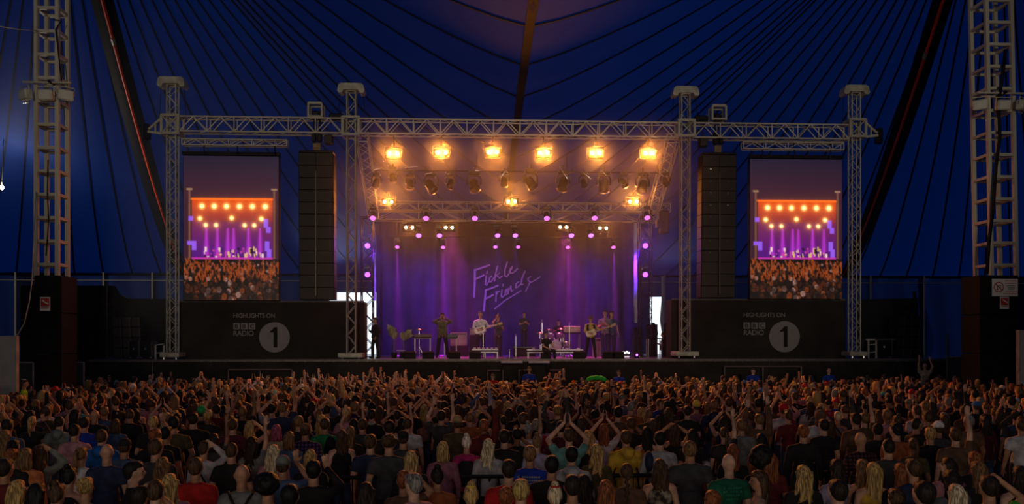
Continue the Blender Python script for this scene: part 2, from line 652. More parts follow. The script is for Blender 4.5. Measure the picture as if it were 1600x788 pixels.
for px in (28, 97, 165, 241, 330, 425, 515, 606, 1037, 1118, 1200, 1280, 1357, 1440, 1527, 1600):
    bar('pole', (wx(px), YB - .35, 0), (wx(px), YB - .35, EZ), .07, M_STEEL, wall)
bar('eave_rail', (-40, YB - .3, EZ - .12), (40, YB - .3, EZ - .12), .09, M_SEAM, wall)
bar('eave_rail', (-40, YB - .3, EZ - .55), (40, YB - .3, EZ - .55), .035, M_STEEL, wall)
wl = tag(thing('wall_left', (0, 0, 0), None, None), kind='structure')
wr = tag(thing('wall_right', (0, 0, 0), None, None), kind='structure')
wf = tag(thing('wall_front', (0, 0, 0), None, None), kind='structure')
for k in range(12):
    y0, y1 = YF + 6 * k, YF + 6 * (k + 1)
    sheet(y0, y1, 0, EZ + .05, -XS, 60 + k, None, wl, 'y')
    sheet(y0, y1, 0, EZ + .05, XS, 80 + k, None, wr, 'y')
for k in range(20):
    x0, x1 = -40 + 4 * k, -36 + 4 * k
    zz = max(EZ + (zc(YF) - EZ) * (1 - abs(x) / XS) ** 1.5 for x in (x0, x1))
    sheet(x0, x1, 0, zz + .1, YF, 100 + k, None, wf)

# daylight-side ground beyond the openings is the same field; haze hangs over the stage
def haze(name, c_, size, dens, g_, label):
    m, n, b = node_mat(name)
    n.nodes.remove(b)
    v = n.nodes.new('ShaderNodeVolumeScatter')
    v.inputs['Color'].default_value = (1, 1, 1, 1)
    v.inputs['Density'].default_value = dens
    v.inputs['Anisotropy'].default_value = g_
    n.links.new(v.outputs[0], n.nodes['Material Output'].inputs['Volume'])
    tag(mk('haze', Geo().box(c_, size), m), label, 'haze', None, 'stuff')
haze('stage_haze', (0, 41.2, 10), (34, 13.8, 17.5), .007, .5, 'thin smoke haze filling the stage from deck to roof')
haze('lamp_haze', (0, 40.0, 11.2), (22, 10.8, 3.6), .010, .84, 'thicker haze layer added for the glow among the amber lamps')  # denser layer added to raise the halo round the lamps
haze('lamp_haze_core', (0, 39.4, 11.4), (18, 8.6, 2.0), .012, .84, 'thickest haze layer added for the glow around the top row of amber lamps')  # core layer added for a stronger amber glow at the top row

# ================================================================== TENT MASTS
def mast(px0, px1, base_px, label, tilt, side_dir):
    """lattice king pole on a black clad foot; px0..px1 is the front face"""
    Y = 28.0
    a, b_ = at(px0, 430, Y), at(px1, 430, Y)
    w = b_.x - a.x
    cx_ = (a.x + b_.x) / 2
    root = thing('tent_mast', (cx_, Y + w / 2, 0), label, 'mast', 'lattice masts of the tent')
    zb = a.z
    top = 20.8
    def P(sx, sy, z):
        return Vector((cx_ + sx * w / 2 + tilt * (z - zb), Y + w / 2 + sy * w / 2, z))
    for sx in (-1, 1):
        for sy in (-1, 1):
            bar('chord', P(sx, sy, zb - .1), P(sx, sy, top), .062, M_STEEL, root, 'square')
    step = .765
    z = zb + .35
    while z < top:
        for (a0, a1) in (((-1, -1), (1, -1)), ((1, -1), (1, 1)), ((1, 1), (-1, 1)), ((-1, 1), (-1, -1))):
            bar('rung', P(*a0, z), P(*a1, z), .05, M_STEEL, root, 'square')
        z += step
    # clad foot
    f0, f1 = at(base_px[0], 430, Y - .12), at(base_px[1], 430, Y - .12)
    fw = f1.x - f0.x
    fc = (f0.x + f1.x) / 2 - cx_
    zs = [0, 1.35, 2.7, 4.05, f0.z]
    for i in range(4):
        h = zs[i + 1] - zs[i]
        g = Geo()
        g.bbox((fc, -w / 2 - .12 + .55, zs[i] + h / 2), (fw, 1.1, h - .015), .02)
        mk('cladding_panel', g, M_BPAINT, root)
    return root, P
mastL, PL = mast(57, 90, (53, 96), 'pale lattice tent mast on a black clad foot, at the far left', 0.0, 1)
mastR, PR = mast(1549, 1588, (1531, 1592), 'pale lattice tent mast on a black clad foot, at the far right', -.02, -1)

def floodlight(pos, aim, label, on=False):
    rt = thing('floodlight', pos, label, 'floodlight', 'floodlights on the mast arms')
    q = (Vector(aim)).to_track_quat('-Y', 'Z').to_matrix()
    g = Geo().bbox((0, 0, 0), (.46, .24, .34), .03, q)
    mk('housing', g, M_STEEL, rt)
    g = Geo().box(q @ Vector((0, -.125, 0)), (.38, .02, .26), q)
    mk('glass', g, M_WHITE, rt)
    g = Geo().tube([q @ Vector((-.26, 0, 0)), q @ Vector((-.26, 0, .26)), q @ Vector((.26, 0, .26)), q @ Vector((.26, 0, 0))], .018, 5)
    mk('yoke', g, M_STEEL, rt)
    g = Geo()
    for i in (-1, 0, 1):
        g.ell(q @ Vector((i * .13, -.02, -.24)), (.045, .045, .03), None, ICO1)
    mk('connector', g, M_CHROME, rt)
for root_, side, pxs in ((mastL, 'left', (40, 72, 102)), (mastR, 'right', (1532, 1567, 1596))):
    z = at(pxs[1], 129 if side == 'left' else 146, 27.75).z
    x0, x1 = at(pxs[0] - 4, 129, 27.75).x, at(pxs[2] + 10, 129, 27.75).x
    ca = thing('cross_arm', (x0, 27.72, z), 'thin steel arm holding floodlights across the ' + side + ' mast', 'arm', 'floodlight arms')
    bar('bar', (x0, 27.72, z), (x1, 27.72, z), .035, M_STEEL, ca)
    bar('clamp', (x0 + .9, 27.6, z), (x0 + .9, 28.1, z), .05, M_DARKMET, ca)
    for i, px in enumerate(pxs):
        p = at(px, 150 if side == 'left' else 162, 27.7)
        p.z = z - .42
        floodlight(p, ((-.7, -1, -.2), (0, -1, -.15), (.8, -1, -.2))[i], 'small floodlight ' + ('outside', 'inside', 'inboard of')[i if side == 'left' else (2, 1, 0)[i]] + ' the lattice of the ' + side + ' mast')
# cables on the masts
def cable(pts, r, label, m=None, name='cable'):
    base = Vector(pts[0])
    g = Geo().tube([Vector(p) - base for p in pts], r, 5)
    o = mk(name, g, m or M_BPAINT, None, True, base)
    return tag(o, label, 'cable')
cable([at(1571, 78, 27.8), at(1566, 120, 27.75), at(1560, 160, 27.7), at(1562, 215, 27.75), at(1556, 260, 27.75), at(1552, 320, 27.75), at(1545, 380, 27.75), at(1542, 428, 27.75)], .06, 'thick black cable bundle strapped down the right mast')
cable([at(83, 30, 27.8), at(96, 32, 27.9), at(87, 46, 27.8), at(91, 80, 27.8), at(96, 126, 27.8)], .022, 'thin black cable looping down the left mast lattice')
cable([at(-20, 38, 26), at(30, 46, 27), at(60, 48, 27.9)], .012, 'thin wire running from the left mast to the edge', M_STEEL)
cable([at(56, 300, 27.8), at(50, 440, 27.3), at(46, 470, 27), at(38, 505, 27), at(27, 524, 26.8)], .018, 'thin pale cable from the left mast down to the white panel', M_STEEL)
cable([at(75, 250, 27.9), at(74, 300, 27.9), at(76, 345, 27.9), at(72, 400, 27.9)], .02, 'black cable hanging inside the left mast lattice')

# signs
def signboard(px0, py0, px1, py1, Y, label, big):
    a, b_ = at(px0, py1, Y), at(px1, py0, Y)
    w, h = b_.x - a.x, b_.z - a.z
    rt = thing('sign', (a.x, Y, a.z), label, 'sign')
    mk('board', Geo().box((w / 2, 0, h / 2), (w, .03, h)), mat('sign_white', (.75, .72, .6), .6, 0, .05), rt)
    mr_, mk_ = mat('sign_red', (.5, .03, .02), .6, 0, .1), mat('sign_ink', (.12, .08, .06), .7, 0, .1)
    if big:
        c = Vector((w * .25, -.02, h * .52))
        r = h * .30
        g = Geo()
        vs_, fs_ = [], []
        for i in range(28):
            t = 2 * math.pi * i / 28
            for rr in (r, r * .82):
                vs_.append((c.x + math.cos(t) * rr, -.02, c.z + math.sin(t) * rr))
        for i in range(28):
            j = (i + 1) % 28
            fs_.append((2 * i, 2 * i + 1, 2 * j + 1, 2 * j))
        g.add(vs_, fs_)
        g.box(c, (r * 1.8, .008, r * .16), Matrix.Rotation(R(45), 3, 'Y'))
        mk('prohibition_ring', g, mr_, rt)
        g = Geo()
        g.tube([c + Vector((-.05, 0, -.09)), c + Vector((-.04, 0, .02)), c + Vector((.05, 0, .08)), c + Vector((.06, 0, -.03))], .018, 5)
        g.ell(c + Vector((-.05, 0, -.08)), (.035, .01, .025), None, ICO1)
        mk('pictogram', g, mk_, rt)
        for (x0, x1, z, mm) in ((.5, .94, .88, mr_), (.5, .94, .74, mr_), (.58, .88, .6, mk_), (.6, .88, .48, mk_), (.6, .86, .4, mk_), (.52, .95, .25, mr_), (.43, .95, .14, mr_)):
            n_ = 7
            g = Geo()
            for i in range(n_):
                u0 = x0 + (x1 - x0) * i / n_
                g.box(((u0 + (x1 - x0) / n_ * .42) * w, -.02, z * h), ((x1 - x0) / n_ * w * .72, .008, .026))
            mk('text_line', g, mm, rt)
    else:
        mk('red_field', Geo().box((w / 2, -.02, h * .62), (w * .86, .008, h * .62)), mr_, rt)
        mk('black_line', Geo().box((w / 2, -.024, h * .33), (w * .8, .008, h * .07)), mk_, rt)
        g = Geo().tube([(w * .25, -.028, h * .78), (w * .45, -.028, h * .66), (w * .6, -.028, h * .58), (w * .85, -.028, h * .5)], .03, 5)
        mk('white_swoosh', g, mat('sign_white', (.75, .72, .6)), rt)
        mk('red_line', Geo().box((w / 2, -.024, h * .2), (w * .8, .008, h * .06)), mr_, rt)
signboard(1550, 436, 1590, 463, 27.865, 'white sign with red no-smoking ring on the right mast foot', True)
signboard(1562.5, 464, 1576, 483, 27.865, 'small red and white notice under the no-smoking sign', False)
signboard(63, 464.5, 78.5, 486, 27.865, 'small red and white notice on the left mast foot', False)

# ================================================================== STAGE DECK AND SKIRT
ZD = at(808, 561.5, 35.4).z
XL, XR = at(138, 560, 35.4).x, at(1478, 560, 35.4).x
stage = thing('stage', (0, 35.4, 0), 'long raised stage deck with a black cloth skirt', 'stage')
mk('deck', Geo().box(((XL + XR) / 2, 7.5, ZD - .06), (XR - XL, 15.0, .12)), M_DECK, stage)
mk('deck_edge', Geo().box(((XL + XR) / 2, -.04, ZD - .05), (XR - XL, .06, .09)), mat('deck_edge_pipe', (.12, .1, .09), .5, .3), stage)
nseg = 14
for i in range(nseg):
    x0, x1 = XL + (XR - XL) * i / nseg, XL + (XR - XL) * (i + 1) / nseg
    g = Geo()
    vs_, fs_ = [], []
    nx = 22
    for k in range(nx + 1):
        x = x0 + (x1 - x0) * k / nx
        o = .03 * math.sin(k * 1.9 + i) - .02
        vs_ += [(x, o, 0), (x, o * .5, ZD - .1)]
    for k in range(nx):
        fs_.append((2 * k, 2 * k + 2, 2 * k + 3, 2 * k + 1))
    g.add(vs_, fs_)
    mk('skirt', g, M_SKIRT, stage, True)
# framed steps and hatches in front of the skirt
M_RAIL = mat('pinkish_rail', (.20, .13, .12), .5, .3)
for (px0, px1, py, lab) in ((357, 456, 578, 'dark framed hatch below the left banner'), (1132, 1252, 573, 'dark framed hatch below the right banner'), (762, 786, 579, 'low step frame at the skirt in front of the guitarist'), (811, 826, 578.5, 'low step frame at the skirt left of centre'), (858, 882, 578.5, 'low step frame at the skirt right of centre')):
    a, b_ = at(px0, py, 35.1), at(px1, py, 35.1)
    rt = thing('step_frame', (a.x, 35.1, 0), lab, 'frame', 'frames along the stage skirt')
    bar('rail', (a.x, 35.1, a.z), (b_.x, 35.1, a.z), .035, M_RAIL, rt)
    n_ = 3 if px1 - px0 > 60 else 2
    for i in range(n_):
        x = a.x + (b_.x - a.x) * i / (n_ - 1)
        bar('post', (x, 35.1, 0), (x, 35.1, a.z), .03, M_RAIL, rt)
for (px0, px1, py) in ((783, 816, 564.5), (826, 858, 564.5)):
    a, b_ = at(px0, py, 34.9), at(px1, py, 34.9)
    rt = thing('pit_step', (a.x, 34.9, 0), 'narrow pit step with a pale tread, ' + ('left of' if px0 < 800 else 'beside') + ' the seated man at the stage edge', 'step', 'pit steps')
    mk('tread', Geo().box(((b_.x - a.x) / 2, 0, a.z - .04), (b_.x - a.x, .5, .07)), mat('pale_step', (.5, .42, .5), .5), rt)
    for i in (0, 1):
        bar('leg', (a.x + (b_.x - a.x) * i, 34.9, 0), (a.x + (b_.x - a.x) * i, 34.9, a.z - .08), .03, M_DARKMET, rt)

# ================================================================== FRONT TOWERS AND GRID
YT = 36.0
TW = .46
def tower(pxc, py_base, py_head0, py_sleeve0, py_sleeve1, w, label, outer, foot):
    p = at(pxc, py_base, YT)
    zb = p.z
    ztop = at(pxc, py_head0, YT).z
    rt = thing('truss_tower', (p.x, YT, zb), label, 'truss tower', 'truss towers of the stage grid')
    truss(rt, (p.x, YT, zb + .15), (p.x, YT, ztop - .35), w, w, .43, (1, 0, 0), (0, 1, 0), M_STEEL, .03, .015, False)
    # head block with drooping pulley ends
    hw = .58
    poly = [(-hw, 0), (-hw + .06, .26), (-hw + .15, .32), (hw - .15, .32), (hw - .06, .26), (hw, 0), (hw - .05, -.09), (hw - .2, -.09), (hw - .27, .04), (-hw + .27, .04), (-hw + .2, -.09), (-hw + .05, -.09)]
    mk('head_block', Geo().prism(poly, (0, .28, ztop - zb - .36), (1, 0, 0), (0, 0, 1), .55).add([], []), M_STEEL, rt)
    # sleeve that rides the tower
    s0, s1 = at(pxc, py_sleeve1, YT).z, at(pxc, py_sleeve0, YT).z
    sw = w + .32
    for sx in (-1, 1):
        for sy in (-1, 1):
            bar('sleeve_post', (p.x + sx * sw / 2, YT + sy * sw / 2, s0), (p.x + sx * sw / 2, YT + sy * sw / 2, s1), .05, M_STEEL, rt, 'square')
    for z in (s0, s1):
        for (a0, a1) in (((-1, -1), (1, -1)), ((1, -1), (1, 1)), ((1, 1), (-1, 1)), ((-1, 1), (-1, -1))):
            bar('sleeve_rail', (p.x + a0[0] * sw / 2, YT + a0[1] * sw / 2, z), (p.x + a1[0] * sw / 2, YT + a1[1] * sw / 2, z), .05, M_STEEL, rt, 'square')
    bar('sleeve_brace', (p.x - sw / 2, YT - sw / 2, s0), (p.x + sw / 2, YT - sw / 2, s1), .025, M_STEEL, rt)
    bar('sleeve_brace', (p.x + sw / 2, YT - sw / 2, s0), (p.x - sw / 2, YT - sw / 2, s1), .025, M_STEEL, rt)
    if outer:
        bar('gusset', (p.x + outer * sw / 2, YT - .2, s1 - .05), (p.x + outer * (sw / 2 + .58), YT - .2, s0 + .18), .04, M_STEEL, rt, 'square')
        bar('gusset', (p.x + outer * sw / 2, YT - .2, s0), (p.x + outer * (sw / 2 + .62), YT - .2, s0 + .08), .05, M_STEEL, rt, 'square')
        bar('gusset', (p.x + outer * (sw / 2 + .3), YT - .2, s0), (p.x + outer * (sw / 2 + .3), YT - .2, s1 - .35), .03, M_STEEL, rt, 'square')
        mk('chain_motor', Geo().bbox((outer * (sw / 2 + .75), 0, s0 - zb + .1), (.3, .3, .7), .05), M_DARKMET, rt)
    for sx in (-1, 1):
        bar('hoist_chain', (p.x + sx * (hw - .1), YT, ztop - .4), (p.x + sx * (hw - .02), YT, s1 - .2 if outer else s1 + .3), .012, M_DARKMET, rt)
    # base
    fw = foot
    mk('foot_plate', Geo().bbox((0, 0, .17), (fw, .9, .2), .03), M_STEEL, rt)
    for sx in (-1, 1):
        bar('jack_leg', (p.x + sx * fw * .32, YT - .35, zb - .02), (p.x + sx * fw * .32, YT - .35, zb + .1), .05, M_CHROME, rt)
    return rt
tw1 = tower(270, 561, 121, 183, 211, .37, 'outermost left lattice tower with a T-shaped head', -1, .8)
tw2 = tower(549.5, 561.5, 131, 186, 213, .36, 'lattice tower at the left side of the lit stage opening', 0, 1.05)
tw3 = tower(1070, 559, 136, 191, 215, .36, 'lattice tower at the right side of the lit stage opening', 0, 1.05)
tw4 = tower(1335, 559, 134, 190, 216, .37, 'outermost right lattice tower with a T-shaped head', 1, .8)
XT = [t.location.x for t in (tw1, tw2, tw3, tw4)]
z_top, z_bot = at(800, 190.5, YT).z, at(800, 213, YT).z
zm, hh = (z_top + z_bot) / 2, z_top - z_bot
def span(x0, x1, label, y=YT, z=zm, h=None, w=.5, bay=.57, rc=.034, rb=.024, m=None, group='spans of the front grid truss', name='grid_truss'):
    rt = thing(name, (x0, y, z), label, 'truss', group)
    truss(rt, (x0, y, z), (x1, y, z), w, h or hh, bay, (0, 1, 0), (0, 0, 1), m or M_STEEL_LT, rc, rb, True)
    return rt
span(XT[0] + .36, XT[1] - .36, 'front grid truss span above the left screen')
span(XT[1] + .36, XT[2] - .36, 'long front grid truss span above the lit stage')
span(XT[2] + .36, XT[3] - .36, 'front grid truss span above the right screen')

# short header trusses over the screens
for (px0, px1, py0, py1, lab) in ((286, 449, 218, 229, 'left'), (1160, 1316, 223, 235, 'right')):
    a, b_ = at(px0, py0, 35.9), at(px1, py1, 35.9)
    rt = thing('header_truss', (a.x, 35.9, (a.z + b_.z) / 2), 'short header truss that carries the ' + lab + ' screen', 'truss', 'header trusses above the screens')
    truss(rt, (a.x, 35.9, (a.z + b_.z) / 2), (b_.x, 35.9, (a.z + b_.z) / 2), .3, a.z - b_.z, .5, (0, 1, 0), (0, 0, 1), M_STEEL_LT, .025, .018)
    for f in (.2, .52, .88):
        x = a.x + (b_.x - a.x) * f
        bar('sling', (x, 35.9, z_bot - .25), (x, 35.9, a.z), .04, M_DARKMET, rt)
        bar('hook', (x, 35.9, b_.z), (x, 35.9, b_.z - .35), .03, M_DARKMET, rt)

# ================================================================== SCREENS (the picture they show is flat)
def screen_picture():
    H, Wd = 222, 148
    im = np.zeros((H, Wd, 3))
    yy, xx = np.mgrid[0:H, 0:Wd].astype(float)
    def lin(c):
        return np.array([(v / 255) ** 2.2 for v in c])
    k = np.clip(yy / 75, 0, 1)[..., None]
    im[:] = lin((36, 30, 50)) * (1 - k) + lin((72, 36, 48)) * k
    # stage opening
    X0, X1 = 12, 138
    z = (yy > 64) & (xx > X0) & (xx < X1)
    kk = np.clip((yy - 64) / 40, 0, 1)[..., None]
    im[z] = (lin((225, 70, 0)) * (1 - kk) + lin((120, 40, 60)) * kk)[z]
    z = (yy > 100) & (yy < 160) & (xx > X0) & (xx < X1)
    kk = np.clip((yy - 100) / 50, 0, 1)[..., None]
    im[z] = (lin((120, 40, 80)) * (1 - kk) + lin((85, 20, 120)) * kk)[z]
    z = (yy > 64) & ((xx <= X0) | (xx >= X1))
    im[z] = lin((60, 30, 45))
    # truss lines
    im[(np.abs(yy - 66) < 1.2) & (xx > 8) & (xx < 142)] += lin((190, 90, 30))
    for tx in (9, 140):
        z = (np.abs(xx - tx) < 1.4) & (yy > 50) & (yy < 158)
        im[z] = lin((120, 75, 60))
        z = (np.abs(xx - tx) < 4.5) & (np.abs(yy - 51) < 1.2)
        im[z] = lin((150, 115, 90))
    # white-lit wings
    for wx_, y0, y1 in ((11, 92, 100), (9, 130, 137), (16, 130, 145), (127, 96, 110), (131, 108, 118), (129, 130, 146), (132, 142, 156)):
        z = (np.abs(xx - wx_) < 3.2) & (yy > y0) & (yy < y1)
        im[z] = lin((150, 90, 235))
    # beams
    for bx in (35, 52, 68, 77, 100, 118):
        w_ = 1.5 + (yy - 112) * .06
        a = np.exp(-((xx - bx) / np.maximum(w_, .5)) ** 2) * ((yy > 110) & (yy < 158)) * .55
        im += a[..., None] * lin((210, 60, 230))
    # musicians and kit
    r_ = random.Random(3)
    for _ in range(70):
        bx, by = r_.uniform(30, 122), r_.uniform(142, 158)
        c = lin(r_.choice([(230, 180, 120), (40, 10, 50), (200, 60, 160), (250, 220, 200), (30, 10, 30)]))
        z = (np.abs(xx - bx) < r_.uniform(.5, 1.6)) & (np.abs(yy - by) < r_.uniform(1, 4))
        im[z] = c
    im[(np.abs(yy - 157) < 1.5) & (xx > X0) & (xx < X1)] = lin((190, 50, 160))
    im[(yy >= 159)] = lin((22, 12, 10))
    # lamps
    for lx, ly, s in [(28, 77, 3.1), (47, 77, 3.1), (66, 77, 3.1), (86, 77, 3.1), (106, 77, 3.1), (126, 77, 3.3), (25, 96, 2.5), (74, 95, 2.5), (120, 96, 2.5), (34, 106, 2.2), (50, 106, 2.2), (94, 106, 2.2), (109, 106, 2.2)]:
        d = np.hypot(xx - lx, yy - ly)
        for an in (0, .52, 1.05, 1.57, 2.09, 2.62):
            u, v = (xx - lx) * math.cos(an) + (yy - ly) * math.sin(an), -(xx - lx) * math.sin(an) + (yy - ly) * math.cos(an)
            im += (.9 * np.exp(-(v / .8) ** 2) * np.exp(-np.abs(u) / (s * 1.1)))[..., None] * np.array([1, .5, .08])
        im += (2.6 * np.exp(-(d / s) ** 2))[..., None] * np.array([1, .75, .25]) + (.8 * np.exp(-d / (s * 1.5)))[..., None] * np.array([1, .28, .01])
    # the crowd on screen
    r_ = random.Random(5)
    for _ in range(620):
        by = r_.uniform(162, 222)
        bx = r_.uniform(0, 148)
        s = 1.1 + (by - 160) * .05
        d = np.hypot((xx - bx) / s, (yy - by) / (s * 1.25))
        c = lin(r_.choice([(110, 52, 24), (80, 38, 20), (50, 25, 16), (24, 14, 12), (130, 66, 32), (40, 22, 18), (20, 15, 15), (150, 110, 100), (20, 14, 14), (60, 32, 22)]))
        z = d < 1
        im[z] = im[z] * .2 + c * (.6 + .6 * d[z][:, None] ** 2)
        z = (d >= 1) & (d < 1.5)
        im[z] *= .45
    for _ in range(150):
        bx, by, a = r_.uniform(0, 148), r_.uniform(160, 190), r_.uniform(-.6, .6)
        z = (np.abs((xx - bx) - a * (yy - by)) < .8) & (np.abs(yy - by) < 4)
        im[z] = lin((150, 66, 26))
    for _ in range(1):
        im = (im * 4 + np.roll(im, 1, 0) + np.roll(im, -1, 0) + np.roll(im, 1, 1) + np.roll(im, -1, 1)) / 8
    return np.clip(im, 0, 3)
IMG = screen_picture()
m, n, b = node_mat('led_screen_face')
ca = n.nodes.new('ShaderNodeAttribute')
ca.attribute_name = 'picture'
b.inputs['Base Color'].default_value = (.01, .01, .01, 1)
n.links.new(ca.outputs['Color'], b.inputs['Emission Color'])
b.inputs['Emission Strength'].default_value = .95
m.cycles.emission_sampling = 'NONE'
H_, W_ = IMG.shape[:2]
verts = np.zeros((H_ * W_, 3))
jj, ii = np.mgrid[0:H_, 0:W_]
verts[:, 0] = (ii / (W_ - 1)).ravel()
verts[:, 2] = (1 - jj / (H_ - 1)).ravel()
idx = (jj * W_ + ii)[:-1, :-1].ravel()
faces = np.stack([idx, idx + W_, idx + W_ + 1, idx + 1], 1)
smesh = bpy.data.meshes.new('screen_face')
smesh.from_pydata(verts.tolist(), [], faces.tolist())
att = smesh.attributes.new('picture', 'FLOAT_COLOR', 'POINT')
att.data.foreach_set('color', np.concatenate([IMG.reshape(-1, 3), np.ones((H_ * W_, 1))], 1).ravel())
smesh.materials.append(m)
for (px0, py0, px1, py1, lab) in ((287, 245, 435.5, 469, 'left'), (1172, 250, 1315.5, 467, 'right')):
    a, b_ = at(px0, py1, 36.2), at(px1, py0, 36.2)
    rt = thing('video_screen', (a.x, 36.2, a.z), 'tall ' + lab + ' video screen showing the lit stage and crowd', 'screen')
    w, h = b_.x - a.x, b_.z - a.z
    mk('cabinet', Geo().box((w / 2, .13, h / 2), (w + .04, .22, h + .04)), M_BPAINT, rt)
    mk('top_bar', Geo().box((w / 2, .05, h + .1), (w + .1, .3, .14)), M_DARKMET, rt)
    f = link('screen_face', smesh, rt)
    f.scale = (w, 1, h)

# ================================================================== BANNERS WITH THE RADIO PRINT
def text_obj(txt, x, z, size, parent, m, y=-.02, name='lettering', sx=1.0):
    cu = bpy.data.curves.new(name, 'FONT')
    cu.body = txt
    cu.size = size
    cu.extrude = .004
    cu.offset = size * .012
    cu.space_character = .96
    cu.materials.append(m)
    tmp = link('tmp_text', cu)
    me = bpy.data.meshes.new_from_object(tmp.evaluated_get(bpy.context.evaluated_depsgraph_get()))
    bpy.data.objects.remove(tmp)
    o = link(name, me, parent, (x, y, z))
    o.rotation_euler = (R(90), 0, 0)
    o.scale = (sx, 1, 1)
    return o
BM = []
def banner(px0, px1, py0, py1, lab, tx, ty):
    """tx, ty: pixel origin of the print (left edge of the words, top of the first line)"""
    Y = 36.55
    a, b_ = at(px0, py1, Y), at(px1, py0, Y)
    w, h = b_.x - a.x, b_.z - a.z
    rt = thing('stage_banner', (a.x, Y, a.z), lab, 'banner')
    g = Geo()
    nx = 40
    vs_, fs_ = [], []
    for j in range(5):
        for i in range(nx + 1):
            vs_.append((w * i / nx, .05 + .02 * math.sin(i * .9) * (j / 4 - .5), h * j / 4))
    for j in range(4):
        for i in range(nx):
            q = j * (nx + 1) + i
            fs_.append((q, q + 1, q + nx + 2, q + nx + 1))
    g.add(vs_, fs_)
    g.box((w / 2, .6, h / 2), (w, 1.0, h))
    mk('cloth', g, M_SKIRT, rt, False)
    mk('top_pipe', Geo().tube([(0, -.02, h), (w, -.02, h)], .05, 8), mat('banner_pipe', (.12, .11, .1), .5, .3), rt)
    s = (at(px1, 500, Y).x - at(px0, 500, Y).x) / (px1 - px0)
    X = lambda px: at(px, 500, Y).x - a.x
    Z = lambda py: at(tx, py, Y).z - a.z
    text_obj('HIGHLIGHTS ON', X(tx), Z(ty + 7.2), s * 9.6, rt, M_PRINT, -.03, sx=.93)
    for i, ch in enumerate('BBC'):
        mk('letter_square', Geo().box((X(tx + .5 + 12 * i + 5), -.02, Z(ty + 20.5)), (s * 10.2, .012, s * 10)), M_PRINT, rt)
        text_obj(ch, X(tx + .5 + 12 * i + 1.9), Z(ty + 23.9), s * 9.6, rt, M_BLACK, -.032, 'square_letter')
    text_obj('RADIO', X(tx), Z(ty + 35.5), s * 11.6, rt, M_PRINT, -.03, sx=.93)
    c = (X(tx + 64.5), Z(ty + 37.8))
    r = s * 24
    poly = [(math.cos(2 * math.pi * i / 48) * r, math.sin(2 * math.pi * i / 48) * r) for i in range(48)]
    mk('disc', Geo().prism(poly, (c[0], -.015, c[1]), (1, 0, 0), (0, 0, 1), .01), M_PRINT, rt)
    u = s
    one = [(-1.2, -16), (4.6, -16), (4.6, 16), (-.6, 16), (-3.2, 12), (-7, 9.5), (-7, 7.4), (-1.2, 7.8)]
    mk('numeral', Geo().prism([(x_ * u, z_ * u) for x_, z_ in one], (c[0], -.03, c[1]), (1, 0, 0), (0, 0, 1), .008), M_BLACK, rt)
    return rt
banner(278, 569, 472, 562.5, 'black banner box between the two left towers, grey radio print', 364.5, 489.5)
banner(1050, 1322, 469, 560.5, 'black banner box between the two right towers, grey radio print', 1161, 488.5)

# ================================================================== LINE ARRAYS
def line_array(px0, px1, py0, py1, ncab, lab):
    Y = 35.95
    a, b_ = at(px0, py1, Y), at(px1, py0, Y)
    w, h = b_.x - a.x, b_.z - a.z
    rt = thing('line_array', (a.x + w / 2, Y, b_.z), lab, 'loudspeaker', 'hanging line arrays')
    ch = h / ncab
    body = Geo().bbox((0, .3, 0), (w, .7, ch - .012), .01).mesh('cabinet', M_BPAINT)
    gg = Geo()
    gg.box((0, 0, 0), (w * .47, .05, ch - .03))
    grille = gg.mesh('grille', M_GRILLE)
    stud = Geo().ell((0, 0, 0), (.02, .012, .02), None, ICO1).mesh('bolt', M_CHROME)
    for k in range(ncab):
        cb = link('cabinet', body, rt, (0, .02 * k, -ch * (k + .5)))
        for sx in (-1, 1):
            link('grille', grille, cb, (sx * w * .245, -.06, 0))
            if lab.startswith('right') and k < 9:
                link('bolt', stud, cb, (sx * w * .25, -.1, ch * .3))
    mk('fly_frame', Geo().bbox((0, .3, .06), (w * .98, .8, .1), .02), M_DARKMET, rt)
    mk('centre_bar', Geo().box((0, -.09 + .1, -h / 2 - .3), (.05, .24, h - .9)), mat('array_centre_bar', (.08, .06, .04), .4, .5), rt)
    for sx in (-.12, .12):
        mk('chain_motor', Geo().bbox((sx, .2, .75), (.2, .25, .5), .05), M_DARKMET, rt)
        bar('chain', (a.x + w / 2 + sx, Y + .2, b_.z + .1), (a.x + w / 2 + sx, Y + .2, z_top + .4), .03, M_DARKMET, rt)
    mk('hook_plate', Geo().box((0, .2, .32), (.3, .1, .3)), mat('amber_plate', (.2, .12, .04), .5, .4), rt)
    return rt
line_array(466.5, 521.5, 240, 468, 12, 'left hanging line array of dark speaker cabinets')
line_array(1096.5, 1150.5, 243, 465, 12, 'right hanging line array of dark speaker cabinets with small bright bolts')
for (px, py0, py1, lab) in ((494, 164, 186, 'left'), (1121, 168, 190, 'right')):
    a, b_ = at(px - 10.5, py1, 36), at(px + 10.5, py0, 36)
    rt = thing('rigging_frame', (px and (a.x + b_.x) / 2, 36, a.z), 'square steel rigging frame above the ' + lab + ' line array', 'frame', 'rigging frames on the grid')
    for y in (35.75, 36.25):
        bar('rail', (a.x, y, a.z + .05), (b_.x, y, a.z + .05), .04, M_STEEL, rt, 'square')
        bar('rail', (a.x, y, b_.z), (b_.x, y, b_.z), .05, M_STEEL, rt, 'square')
        for x in (a.x, b_.x):
            bar('post', (x, y, a.z), (x, y, b_.z), .04, M_STEEL, rt, 'square')
    mk('motor', Geo().bbox((0, 0, .15), (.35, .3, .35), .06), M_DARKMET, rt)
    mk('hook', Geo().tube([(-.2, 0, .42), (-.1, 0, .25), (.1, 0, .25), (.2, 0, .42)], .03, 5), M_DARKMET, rt)
